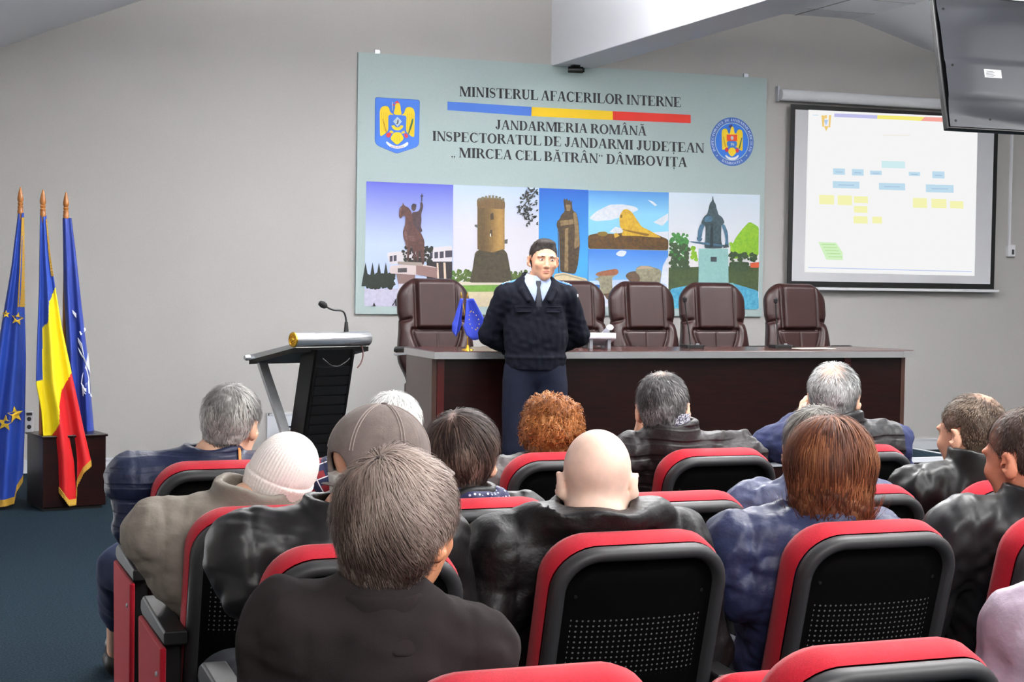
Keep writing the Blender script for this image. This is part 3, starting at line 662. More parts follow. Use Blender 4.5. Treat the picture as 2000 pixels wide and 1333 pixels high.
# television hanging from the ceiling, seen from behind
p = U(1851, 252, 1, -6.2)
M_tv = mat('tv_back_plastic', (66, 68, 74), 0.36, bump=(300, 0.12, 0.001)); M_bez = mat('tv_bezel', (12, 12, 14), 0.3)
tv = empty('television', (p.x, p.y, p.z), label='dark grey television hung from the ceiling, its back to the seats', cat='television')
tv.rotation_euler = (math.radians(-13), 0, 0)
TW, TH = 1.12, 0.66
MB().box((0, 0.0, 0), (TW, 0.035, TH)).build('bezel', M_bez, tv, bevel=0.006)
def tvback(u, v):
    x, z = 0.012 + u * (TW - 0.024), 0.012 + v * (TH - 0.024)
    e = min(u, 1 - u) * TW; f = min(v, 1 - v) * TH
    s = lambda a, w: min(max(a / w, 0), 1)
    y = -0.006 - 0.03 * math.sin(s(f - .015 - 0.05 * (1 - s(e, .5)) , .12) * math.pi / 2) * (0.35 + .65 * math.sin(s(e, .16) * math.pi / 2))
    if v < .5: y -= 0.006 * math.sin(s(f - .13, .03) * math.pi / 2)
    return (x, y, z)
MB().grid(tvback, 60, 44).build('back_cover', M_tv, tv, smooth=True)
for x, z in ((0.045, 0.04), (0.045, 0.30), (0.235, 0.055), (0.6, 0.05), (1.075, 0.04), (0.045, .58)):
    q = tvback((x - .012) / (TW - .024), (z - .012) / (TH - .024))
    MB().lathe([(0, 0), (0.006, 0), (0.006, 0.003), (0, 0.003)], 10, M=Matrix.Translation((x, q[1] + 0.001, z)) @ Matrix.Rotation(math.pi / 2, 4, 'X')).build('screw', M_blackv, tv)
lab = MB(); lab.poly([(0.205, tvback(.2, .4)[1] - 0.0012, 0.245), (0.30, tvback(.25, .4)[1] - .0012, 0.245), (0.30, tvback(.25, .45)[1] - .0012, 0.285), (0.205, tvback(.2, .45)[1] - .0012, 0.285)], 0)
for k in range(5): lab.poly([(0.214, tvback(.2, .4)[1] - .0022, .25 + .006 * k), (.255 + .008 * (k % 2), tvback(.22, .4)[1] - .0022, .25 + .006 * k), (.255 + .008 * (k % 2), tvback(.22, .4)[1] - .0022, .2525 + .006 * k), (.214, tvback(.2, .4)[1] - .0022, .2525 + .006 * k)], 1)
lab.build('label_sticker', [mat('sticker', (236, 238, 240), 0.3), mat('sticker_print', (90, 92, 96), 0.5)], tv, fix=False)
mb = MB(); mb.box((TW / 2 - .055, -0.07, .2), (TW / 2 + .055, -0.035, .48)); mb.build('mount_plate', M_blk, tv)
topw = ceil_z(p.x + TW / 2)
mb = MB(); ca, sa = math.cos(math.radians(13)), math.sin(math.radians(13))
def tl(v): # world offset -> tv local
    return Vector((v[0], v[1] * ca - v[2] * sa, v[1] * sa + v[2] * ca))
mb.tube([(TW / 2, -0.06, .40), Vector((TW / 2, -0.06, .40)) + tl((0, 0, topw - p.z - .40))], 0.025, 12)
mb.build('ceiling_pole', M_blk, tv, smooth=True)

# ------------------------------------------------------------------ flags
M_wood = mat('varnished_wood', (168, 108, 52), 0.35, var=(20, (140, 84, 36), 0.3), aniso_scale=(6, 6, 1))
M_gold = mat('gold_fringe', (206, 164, 58), 0.6, var=(240, (150, 112, 30), 0.3)); M_wfr = mat('white_fringe', (214, 214, 220), 0.8)
M_fb = mat('flag_blue', (24, 62, 158), 0.55, sheen=0.15); M_fn = mat('flag_navy_blue', (22, 50, 140), 0.55, sheen=0.15); M_fy = mat('flag_yellow', (240, 216, 8), 0.6); M_fr = mat('flag_red', (192, 14, 22), 0.6)
M_star = mat('star_yellow', (226, 186, 50), 0.6); M_fw = mat('flag_white', (222, 226, 236), 0.6)
def interp(L, t):
    if t <= L[0][0]: return L[0][1]
    for (a, x), (b, y) in zip(L[:-1], L[1:]):
        if t <= b: return x + (y - x) * (t - a) / (b - a)
    return L[-1][1]
class Flag:
    def __init__(self, name, label, y, pole, finial_top, left, right, bottom, folds, ph):
        self.y, self.left, self.right, self.bottom, self.folds, self.ph = y, left, right, bottom, folds, ph
        t = U(pole, finial_top, 1, y); self.top = finial_top + 50
        self.root = empty(name, (t.x, y, 0), label=label, cat='flag', group='indoor flags on the left')
        z1 = t.z - 0.165
        mb = MB(); mb.tube([(0, .075, .47), (0, .05, 1.2), (0, .012, z1 - .12), (0, 0, z1)], .013, 10); mb.build('pole', M_wood, self.root, smooth=True)
        mb = MB(); mb.lathe([(.017, 0), (.019, .02), (.016, .025), (.018, .045), (.014, .05), (.018, .065), (.013, .072), (.019, .085), (.0185, .10), (.012, .135), (.004, .165), (0, .168)], 14, M=Matrix.Translation((0, 0, z1)))
        mb.build('finial', M_wood, self.root, smooth=True)
    def P(self, u, px_y, side, lift=0.0):
        l, r = interp(self.left, px_y), interp(self.right, px_y); px = l + (r - l) * u
        k = min(1, max(0, (px_y - self.top) / 350))
        d = (0.012 + .045 * k) * math.sin(math.pi * min(max(u, 0.0), 1.0)) ** .6
        fold = (.004 + 0.026 * k) * math.sin(self.folds * math.pi * 2 * u + self.ph + px_y * .004)
        q = U(px, px_y, 1, self.y + side * d + (fold if side < 0 else fold * .6) - lift)
        return (q.x - self.root.location.x, q.y - self.root.location.y, max(q.z, .008))
    def cloth(self, colour, mats, nu=36, nv=60):
        mb = MB(); n = nu * 2; loops = []
        for j in range(nv + 1):
            L = []
            for k in range(n):
                u, s = (k / nu, -1) if k <= nu else ((n - k) / nu, 1)
                b = interp(self.bottom, u); L.append((u, self.top + (b - self.top) * j / nv, s))
            loops.append(L)
        vs = [self.P(*q) for L in loops for q in L]
        mb.v = vs
        for j in range(nv):
            for k in range(n):
                kk = (k + 1) % n; mb.f.append((j * n + k, j * n + kk, (j + 1) * n + kk, (j + 1) * n + k))
                u, y, s = loops[j][k]; u2, y2, _ = loops[j + 1][kk]
                mb.m.append(colour((u + u2) / 2, (y + y2) / 2))
        mb.build('cloth', mats, self.root, smooth=True, fix=False, auto=False)
    def patch(self, name, pts, m, lift=.011):
        """a sewn figure: px outline laid on the front of the cloth"""
        mb = MB()
        L = []
        for x, y in pts:
            l, r = interp(self.left, y), interp(self.right, y); L.append(self.P((x - l) / (r - l), y, -1, lift))
        mb.poly(L); mb.build(name, m, self.root, solid=.003)
    def fringe(self, m, h=10, u0=0.0, u1=1.0, n=70):
        mb = MB(); A = []
        for k in range(n + 1):
            u = u0 + (u1 - u0) * k / n; b = interp(self.bottom, u)
            A.append((self.P(u, b - 1, -1, .003), self.P(u, b + h + (1.2 if k % 2 else -1.2), -1, .004 + .004 * (k % 2))))
        for a, b in zip(A[:-1], A[1:]): mb.poly([a[0], b[0], b[1], a[1]])
        mb.build('fringe', m, self.root, solid=.004)
    def edge_fringe(self, m, y0, y1, w=.35, n=40):
        mb = MB(); A = []
        for k in range(n + 1):
            y = y0 + (y1 - y0) * k / n; A.append((self.P(.93 - w, y, -1, .004), self.P(.97 + (.04 if k % 2 else 0), y, -1, .004)))
        for a, b in zip(A[:-1], A[1:]): mb.poly([a[0], b[0], b[1], a[1]])
        mb.build('fringe', m, self.root, solid=.004)
def star5(cx, cy, r, rot=0.0):
    return [(cx + (r if k % 2 == 0 else r * .42) * math.sin(rot + k * math.pi / 5), cy - (r if k % 2 == 0 else r * .42) * math.cos(rot + k * math.pi / 5)) for k in range(10)]
f3 = Flag('flag', 'dark blue flag with a white compass star, rightmost of the three on poles', -1.72, 129, 376,
          [(420, 122), (560, 124), (760, 134), (1000, 140)], [(420, 139), (500, 149), (600, 160), (700, 172), (840, 184), (900, 196), (970, 210)], [(0, 945), (.5, 950), (1, 958)], 1.5, .4)
f3.cloth(lambda u, y: 0, [M_fn])
f3.fringe(M_wfr, 10)
for pts in ([(141, 605), (149, 613), (149, 622), (142, 612)], [(155, 648), (166, 640), (168, 645), (158, 655)], [(152, 660), (160, 672), (165, 700), (162, 690), (153, 668)], [(152, 678), (166, 702), (168, 712), (156, 690)],
            [(172, 690), (176, 730), (168, 712)], [(160, 735), (168, 712), (174, 740), (176, 770), (166, 765), (158, 750)], [(160, 755), (170, 748), (162, 775)], [(161, 762), (178, 770), (180, 776), (166, 770)]):
    f3.patch('white_emblem', pts, M_fw)
f1 = Flag('flag', 'dark blue flag with yellow stars and gold fringe, leftmost by the wall', -1.85, 40, 366,
          [(416, 35), (520, 22), (640, 2), (800, -22), (1000, -34)], [(416, 47), (600, 48.5), (700, 51), (850, 48), (960, 44), (1000, 42)], [(0, 978), (.55, 978), (.8, 972), (.84, 950), (1, 930)], 1.8, 1.0)
f1.cloth(lambda u, y: 0, [M_fb])
f1.fringe(M_gold, 12); f1.edge_fringe(M_gold, 425, 600, .28)
for s in ((34, 623, 13, .2), (30, 810, 16, -.15), (10, 827, 16, .1), (12, 614, 8, 0)): f1.patch('star', star5(*s), M_star)
f2 = Flag('flag', 'blue, yellow and red flag with gold fringe, middle one of the three on poles', -1.98, 84, 371,
          [(420, 78), (560, 76), (700, 71), (750, 70), (800, 80), (900, 88), (990, 94)], [(420, 91), (500, 99), (560, 108), (640, 121), (760, 147), (840, 164), (900, 178), (1000, 184)],
          [(0, 920), (.18, 942), (.46, 978), (.62, 976), (.66, 940), (.82, 914), (1, 900)], 2.0, 2.2)
def tri(u, y):
    b1 = interp([(0, 745), (.18, 742), (.2, 640), (.45, 630), (.55, 590), (1, 560)], u); b2 = interp([(0, 868), (.42, 830), (.5, 790), (.62, 765), (1, 728)], u)
    return 0 if y < b1 else (1 if y < b2 else 2)
f2.cloth(tri, [M_fb, M_fy, M_fr], 60, 160)
f2.fringe(M_gold, 11); f2.edge_fringe(M_gold, 428, 540, .1)
a = U(69, 985, 2, 0)
fb = empty('flag_stand', (1.035, -1.84, 0), math.radians(12), label='dark mahogany box stand holding the three flag poles', cat='stand')
MB().box((-.2, -.17, .02), (.2, .17, .455)).build('box', M_mahog, fb, bevel=.004)
MB().box((-.21, -.18, .455), (.21, .18, .47)).build('top', M_mahog, fb, bevel=.003)
MB().box((-.18, -.15, 0), (.18, .15, .02)).build('plinth', M_blk, fb)
p = U(55, 818, 1, -1.74)
so = empty('power_strip', (p.x, -1.76, .47), math.radians(8), label='white power socket block standing on the flag stand', cat='socket')
MB().box((-.028, -.02, 0), (.028, .02, .135)).build('housing', M_white, so, bevel=.005)
for k in range(2): MB().lathe([(0, 0), (.014, 0), (.014, .002), (0, .002)], 12, M=Matrix.Translation((0, -.0195, .035 + .05 * k)) @ Matrix.Rotation(math.pi / 2, 4, 'X')).build('outlet', mat('dark_plastic', (40, 42, 46), .5), so)
MB().box((-.018, -.024, .108), (.018, -.02, .126)).build('switch', mat('dark_plastic', (40, 42, 46), .5), so)

# ------------------------------------------------------------------ lectern
M_chrome = mat('chrome', (205, 207, 210), 0.22, metal=.8); M_blkw = mat('black_veneer', (10, 9, 9), 0.4, spec=.3); M_brass = mat('brass', (214, 170, 60), 0.25, metal=0.9)
p = U(577, 664, 1, -3.75)
LA = math.radians(20)
lec = empty('lectern', (p.x + .24 * math.cos(LA), p.y + .24 * math.sin(LA), 0), LA, label='black lectern with chrome curved legs and a chrome roll along its top', cat='lectern')
LZ = p.z
mb = MB(); mb.lathe([(0, -.25), (.036, -.25), (.04, -.245), (.04, .245), (.036, .25), (0, .25)], 24, M=Matrix.Translation((0, 0, LZ)) @ Matrix.Rotation(math.pi / 2, 4, 'Y'))
mb.build('front_roll', M_chrome, lec, smooth=True)
mb = MB(); mb.lathe([(0, 0), (.04, 0), (.043, .004), (.041, .01), (.03, .012), (.028, .009), (.012, .009), (.01, .014), (0, .015)], 20, M=Matrix.Translation((-.249, 0, LZ)) @ Matrix.Rotation(-math.pi / 2, 4, 'Y'))
for k in range(8):
    a = k * math.pi / 4; mb.box((-.262, .021 * math.cos(a) - .004, LZ + .021 * math.sin(a) - .004), (-.258, .021 * math.cos(a) + .004, LZ + .021 * math.sin(a) + .004))
mb.build('seal', M_brass, lec, smooth=True)
zb = LZ - .115
mb = MB(); mb.prism([(-.25, .0, LZ - .045), (-.25, .46, zb - .02), (-.25, .46, zb - .042), (-.25, .0, LZ - .07)], (.5, 0, 0)); mb.build('reading_board', M_blkw, lec)
for x in (-.24, .228): MB().prism([(x, .01, LZ - .02), (x, .47, zb + .01), (x, .47, zb - .016), (x, .01, LZ - .048)], (.012, 0, 0)).build('side_rail', M_chrome, lec)
mb = MB(); mb.lathe([(0, -.27), (.012, -.27), (.017, -.262), (.017, .262), (.012, .27), (0, .27)], 14, M=Matrix.Translation((0, .475, zb - .005)) @ Matrix.Rotation(math.pi / 2, 4, 'Y')); mb.build('back_roll', M_chrome, lec, smooth=True)
zt = LZ - .055
def col_pt(x, y, z):
    t = (zt - z) / (zt - .03); return (x, y + .02 + .25 * t, z)
mb = MB(); mb.loft([[col_pt(-.135, -.055, zt), col_pt(.135, -.055, zt), col_pt(.135, .075, zt), col_pt(-.135, .075, zt)], [col_pt(-.135, -.055, .03), col_pt(.135, -.055, .03), col_pt(.135, .075, .03), col_pt(-.135, .075, .03)]], 0, True, True, True)
mb.build('column', M_blkw, lec)
mb = MB(); M_slat = mat('black_slat', (15, 13, 13), 0.35, spec=.4)
ns = 17
for k in range(ns):
    z0 = .06 + (zt - .09 - .06) * k / ns; z1 = z0 + (zt - .15) / ns - .008
    P = [col_pt(-.11, -.058, z0), col_pt(.11, -.058, z0), col_pt(.11, -.058, z1), col_pt(-.11, -.058, z1)]; mb.prism(P, (0, -.008, 0))
mb.build('front_slats', M_slat, lec)
mb = MB()
for s in (-.125, .113): mb.prism([col_pt(s, -.055, .03), col_pt(s + .012, -.055, .03), col_pt(s + .012, -.055, zt), col_pt(s, -.055, zt)], (0, -.012, 0))
mb.build('front_edging', M_blkw, lec)
for s in (-1, 1):
    c = bez((s * .205, .40, zb - .02), (s * .205, .25, zb - .28), (s * .20, .0, .5), (s * .20, -.02, .03), 20)
    mb = MB(); loops = []
    for i, q in enumerate(c):
        t = (c[min(i + 1, 20)] - c[max(i - 1, 0)]).normalized(); nrm = Vector((0, t.z, -t.y))
        loops.append([q + nrm * a + Vector((b, 0, 0)) for a, b in ((-.011, -.028), (.011, -.028), (.011, .028), (-.011, .028))])
    mb.loft(loops, 0, True, True, True); mb.build('leg', M_chrome, lec, smooth=True)
mb = MB(); mb.prism([(x, y + .1, 0) for x, y in rrect(-.28, .28, -.22, .28, .06, .06)], (0, 0, .03)); mb.build('base', M_blkw, lec)
mb = MB(); mb.tube([col_pt(-.09, -.078, zt - .05)] + [Vector(col_pt(-.09 + .18 * k / 10, -.085, zt - .05 - .045 * math.sin(k / 10 * math.pi))) for k in range(1, 10)] + [col_pt(.09, -.078, zt - .05)], .003, 6)
mb.build('cord', M_blk, lec, smooth=True)
# gooseneck microphone standing on the lectern roll
q = U(676, 668, 1, lec.location.y + .06)
mic = empty('gooseneck_microphone', (q.x, q.y, LZ + .04), LA, label='black gooseneck microphone standing on the lectern', cat='microphone')
d0 = U(625, 595, 1, q.y) - q; Lx, Lz = d0.x / math.cos(LA), U(625, 595, 1, q.y).z - (LZ + .04)
c = bez((0, 0, .05), (-.01, 0, .16), (Lx * .35, 0, Lz * .62), (Lx * .82, 0, Lz * .92), 16)
MB().tube(c, .0055, 8).build('neck', M_blk, mic, smooth=True)
mb = MB(); mb.lathe([(.013, -.045), (.014, .0), (.012, .02), (.009, .055)], 12); mb.build('socket', M_blk, mic, smooth=True)
dr = (c[-1] - c[-3]).normalized(); ax = c[-1]
mb = MB(); mb.tube([ax, ax + dr * .012, ax + dr * .03, ax + dr * .05, ax + dr * .058], [.008, .017, .02, .015, .003], 12); mb.build('foam_head', mat('foam', (16, 14, 16), .9, bump=(400, .5, .002)), mic, smooth=True)
mb = MB(); mb.tube(bez((.012, -.0, -.03), (.12, -.03, -.05), (.1, -.05, -.16), (.03, -.07, -.20), 14), .004, 6); mb.build('cable', mat('red_brown_cable', (70, 24, 18), .5), mic, smooth=True)

# ------------------------------------------------------------------ presidium desk
KZ = 1.049
k_fl, k_bl = U(844, 686, 2, KZ), U(788, 672, 2, KZ)
k_fr, k_tip, k_br = U(1773, 686, 2, KZ), U(1812, 682.5, 2, KZ), U(1735, 670, 2, KZ)
KYF = (k_fl.y + k_fr.y) / 2; KYB = KYF + .62
desk = empty('presidium_desk', (k_fl.x, KYF, DZ), label='long dark mahogany desk with a silver edge on the platform', cat='desk')
L = k_fr.x - k_fl.x
M_desk = mat('mahogany_polished', (44, 14, 10), 0.22, var=(5, (78, 30, 20), 0.3), aniso_scale=(.8, 6, 6), coat=.3)
M_side = mat('mahogany_side_lit', (58, 40, 34), 0.3, var=(7, (70, 46, 38), .3), aniso_scale=(3, 3, .6), coat=.2)  # desk ends coloured paler than the front, for the light they catch
M_band = mat('silver_edge', (208, 208, 210), 0.2, metal=.8)
hz = KZ - DZ
out = [(0, 0), (L, 0), (L + .15, .10), (L + .15, .30), (L + .0, .62), (0, .62)]
mb = MB(); mb.prism([(x, y, hz - .042) for x, y in out], (0, 0, .042)); mb.build('desk_top', M_desk, desk, bevel=.003)
mb = MB(); n = len(out)
cxy = Vector((L / 2, .3))
for (x0, y0), (x1, y1) in zip(out, out[1:] + out[:1]):
    if y0 == .62 and y1 == .62: continue
    e = Vector((x1 - x0, y1 - y0)).normalized(); nn = Vector((e.y, -e.x)) * .004
    mb.prism([(x0, y0, hz - .046), (x1, y1, hz - .046), (x1 + nn.x, y1 + nn.y, hz - .046), (x0 + nn.x, y0 + nn.y, hz - .046)], (0, 0, .042))
mb.build('edge_band', M_band, desk)
MB().box((.03, .055, .004), (L + .02, .075, hz - .046)).build('front_panel', M_mahog, desk)
MB().box((.0, .05, .0), (.03, .58, hz - .046)).build('side_panel', M_side, desk)
MB().box((L + .02, .05, .0), (L + .05, .58, hz - .046)).build('side_panel', M_side, desk)
M_red = mat('mahogany_red_edge', (66, 14, 10), .3, coat=.2)
for x in (.032, L * .872): MB().box((x, .045, .0), (x + .045, .057, hz - .046)).build('front_post', M_red, desk)

# things on the desk
M_flagb = mat('table_flag_blue', (40, 60, 170), .55)
q = U(913, 684, 2, KZ)
tf = empty('table_flag', (q.x, q.y, KZ), label='pair of small blue table flags with yellow stars on a gilt stand', cat='flag')
MB().lathe([(0, 0), (.038, 0), (.036, .006), (.012, .012), (.007, .03), (.0, .031)], 18).build('foot', M_brass, tf, smooth=True)
MB().tube([(0, 0, .02), (0, 0, .14)], .004, 8).build('stem', M_brass, tf, smooth=True)
for s, tilt in ((-1, -.04), (1, .035)):
    tp = Vector((tilt + .0 - .045 * (s > 0), -.01 * s, .325)); MB().tube([(0, 0, .13), tp], .003, 6).build('staff', M_brass, tf, smooth=True)
    MB().tube([tp, tp + Vector((tilt * .05, 0, .012)), tp + Vector((tilt * .1, 0, .03))], [.004, .005, .001], 8).build('staff_tip', M_brass, tf, smooth=True)
    w = .15 if s > 0 else .05
    def fl(u, v, tp=tp, w=w, s=s):
        sp = .25 + .75 * v if v < .72 else 1.0 - (v - .72) * 1.1
        c0 = tp.x + (.012 if s > 0 else -.018) * v * 2
        return (c0 + (u - (.28 if s > 0 else .5)) * w * sp * 1.25, tp.y - .012 - .014 * math.sin(u * 7 + s), tp.z - .01 - v * (.22 if s > 0 else .20) - (.035 * math.sin(u * math.pi) * v))
    cl = MB().grid(fl, 16, 16).build('flag_cloth', M_flagb, tf, smooth=True, solid=.002)
    if s > 0:
        mb = MB()
        for k in range(12):
            a = k * math.pi / 6; u, v = .5 + .26 * math.cos(a), .52 + .22 * math.sin(a); c0 = Vector(fl(u, v)) + Vector((0, -.003, 0))
            mb.poly([c0 + Vector(((.0055 if j % 2 == 0 else .0024) * math.sin(j * math.pi / 5), 0, (.0055 if j % 2 == 0 else .0024) * math.cos(j * math.pi / 5))) for j in range(10)])
        mb.build('star_ring', M_star, cl)
q = U(1172, 681, 2, KZ)
M_phone = mat('phone_plastic', (206, 206, 216), .4)
ph = empty('desk_telephone', (q.x, q.y + .05, KZ), math.radians(172), label='white desk telephone beside the standing officer', cat='telephone')
mb = MB(); mb.prism([(-.1, -.1, .01), (-.1, .1, .065), (-.1, .1, .105), (-.1, -.1, .04)], (.2, 0, 0)); mb.build('body', M_phone, ph, bevel=.008)
mb = MB()
for x in (-.07, .05):
    mb.box((x, .03, 0), (x + .02, .08, .06)); mb.box((x, -.095, 0), (x + .02, -.07, .015))
mb.build('foot', mat('phone_grey', (120, 124, 130), .5), ph)
mb = MB(); mb.tube([(-.06, -.09, .078), (-.06, -.05, .095), (-.06, .05, .13), (-.06, .09, .138)], [.024, .016, .016, .024], 10, sy=.8); mb.build('handset', M_phone, ph, smooth=True)
mb = MB()
for i in range(3):
    for j in range(4): mb.box((-.025 + .035 * i, -.07 + .03 * j, .047 + .0098 * (j)), (-.0 + .035 * i, -.05 + .03 * j, .061 + .0098 * j))
mb.build('keypad', mat('phone_grey', (120, 124, 130), .5), ph)
def desk_mic(px, label, lean):
    q = U(px[0], px[1], 2, KZ)
    r = empty('desk_microphone', (q.x, q.y, KZ), label=label, cat='microphone', group='gooseneck microphones on the desk')
    mb = MB(); mb.prism([(x, y, 0) for x, y in rrect(-.065, .065, -.06, .06, .02, .02, 4)], (0, 0, .022)); mb.build('base', M_blk, r, bevel=.005)
    MB().lathe([(0, .022), (.012, .022), (.012, .03), (0, .03)], 10, M=Matrix.Translation((.03, -.02, 0))).build('button', mat('grey_button', (120, 122, 126), .4), r)
    c = bez((-.0, .03, .02), (-.01, .03, .13), (lean * .7, .03, .2), (lean, .02, .30), 12)
    MB().tube(c, .0045, 8).build('neck', M_blk, r, smooth=True)
    MB().tube([c[-1], c[-1] + Vector((lean * .05, 0, .008)), c[-1] + Vector((lean * .1, -.004, .03)), c[-1] + Vector((lean * .12, -.006, .04))], [.006, .015, .015, .004], 10).build('foam_head', _mats['foam'], r, smooth=True)
desk_mic((1352, 680), 'black desk microphone before the leather chair second from the right end', -.05)
desk_mic((1524, 680), 'black desk microphone in front of the chair at the right end', -.03)
q = U(1590, 681.5, 2, KZ)
pp = MB(); pp.box((-.13, -.02, 0), (.16, .10, .002)); o = pp.build('paper_sheet', mat('paper', (226, 224, 214), .8)); o.location = (q.x, q.y - .01, KZ); o.rotation_euler = (0, 0, .1)
tag(o, 'white sheet of paper lying on the desk, right of the microphones', 'paper')

# ------------------------------------------------------------------ leather executive chairs
M_lea = mat('brown_leather', (36, 14, 13), 0.4, var=(18, (45, 19, 17), .3), bump=(120, .10, .003), spec=.4)
def sm(a, b, x):
    t = min(max((x - a) / (b - a), 0), 1); return t * t * (3 - 2 * t)
def exec_chair(x, y, rz, label, ax_=.245):
    r = empty('executive_chair', (x, y, DZ), rz, label=label, cat='chair', group='brown leather chairs behind the desk')
    H = .74; z0 = .43
    def hw(v):
        if v < .60: w = .215 + .06 * sm(0, .25, v) - .018 * sm(.3, .60, v)
        else: w = .252 + .012 * sm(.60, .68, v)
        if v > .80: w *= math.sqrt(max(1 - ((v - .80) / .205) ** 2 * .72, .05))
        return w
    def bk(u, v, front):
        s = (u - .5) * 2; xx = s * hw(v); z = v * H
        edge = 1 - abs(s) ** 6
        top = min(1, (1 - v) / .06) ** .5
        d = .055 * edge * top
        if front:
            hp = sm(.155, .135, abs(xx)) * sm(.50, .53, v) * sm(1.02, .97, v)         # headrest pad
            d += .030 * hp - .016 * math.exp(-((abs(xx) - .15) / .012) ** 2) * sm(.48, .52, v)
            d -= .02 * math.exp(-((v - .505) / .012) ** 2) * sm(.19, .15, abs(xx))
            xe = .10 + .08 * sm(.15, .5, v)
            d -= .022 * math.exp(-((abs(xx) - xe) / .010) ** 2) * sm(.53, .50, v) # bolster groove
            d += .022 * sm(xe, xe + .05, abs(xx)) * sm(.60, .48, v)
            d -= .016 * math.exp(-((v - .18) / .012) ** 2) * sm(xe, xe - .01, abs(xx))
            d -= .008 * math.exp(-(xx / .005) ** 2) * sm(.18, .2, v) * sm(.50, .48, v)
            d -= .024 * math.exp(-((v - .60 + .25 * (abs(xx) - .2)) / .014) ** 2) * sm(.17, .2, abs(xx))
            return (xx, -d - .02 + .15 * xx * xx * -1, z)
        return (xx, d * .55 + .02 + .15 * xx * xx * -1, z)
    mb = MB(); nu, nv = 72, 84
    mb.grid(lambda u, v: bk(u, v, True), nu, nv); mb.grid(lambda u, v: bk(1 - u, v, False), nu, nv)
    rim = [bk(0, j / nv, True) for j in range(nv + 1)] + [bk(i / nu, 1, True) for i in range(1, nu + 1)] + [bk(1, j / nv, True) for j in range(nv - 1, -1, -1)]
    rim2 = [bk(0, j / nv, False) for j in range(nv + 1)] + [bk(i / nu, 1, False) for i in range(1, nu + 1)] + [bk(1, j / nv, False) for j in range(nv - 1, -1, -1)]
    mb.loft([rim, rim2], 0, closed=False)
    b = mb.build('backrest', M_lea, r, smooth=True, auto=False); b.location = (0, .20, z0); b.rotation_euler = (math.radians(-9), 0, 0)
    mb = MB(); mb.loft([[(p[0], p[1], z) for p in rrect(-.25 + i, .25 - i, -.28 + i, .22 - i, .08, .06)] for z, i in ((.36, .02), (.37, 0), (.43, 0), (.455, .02), (.465, .06))], 0, True, True, True)
    mb.build('seat', M_lea, r, smooth=True)
    for s in (-1, 1):
        mb = MB(); mb.tube(bez((s * ax_, -.16, .66), (s * (ax_ + .01), -.30, .68), (s * (ax_ + .01), -.27, .40), (s * .24, -.05, .37), 14), .018, 8, sy=.7); mb.tube([(s * ax_, -.16, .66), (s * (ax_ - .005), .14, .64)], .018, 8, sy=.7); mb.build('arm_frame', M_chrome, r, smooth=True)
        mb = MB(); mb.tube([(s * ax_, -.20, .675), (s * ax_, -.12, .69), (s * (ax_ - .005), .10, .68), (s * (ax_ - .005), .15, .66)], [.014, .03, .03, .016], 10, sy=.55); mb.build('armrest', M_blk, r, smooth=True)
    MB().lathe([(.03, .10), (.03, .36)], 12).build('gas_lift', M_chrome, r, smooth=True)
    mb = MB()
    for k in range(5):
        a = k * 2 * math.pi / 5 + .3; mb.tube([(0, 0, .11), (.30 * math.cos(a), .30 * math.sin(a), .065)], [.03, .018], 8)
    mb.build('star_base', M_chrome, r, smooth=True)
    for k in range(5):
        a = k * 2 * math.pi / 5 + .3; MB().tube([(.30 * math.cos(a) - .015, .30 * math.sin(a), .03), (.30 * math.cos(a) + .015, .30 * math.sin(a), .03)], .029, 12).build('castor', M_blk, r, smooth=True)
    return r
for u, yy, rz, lab in ((855, -1.78, .03, 'brown leather chair at the left end of the desk, behind the table flags'), (1118, -1.74, -.05, 'brown leather chair half hidden behind the standing officer'),
                       (1264, -1.74, .04, 'brown leather chair just right of the desk telephone'), (1397, -1.70, -.04, 'brown leather chair below the statue with a sword, second from the right'), (1563, -1.66, .02, 'brown leather chair at the right end, below the projection screen')):
    q = U(u, 600, 1, yy + .2); exec_chair(q.x, yy, rz, lab, .32 if u == 855 else .245)
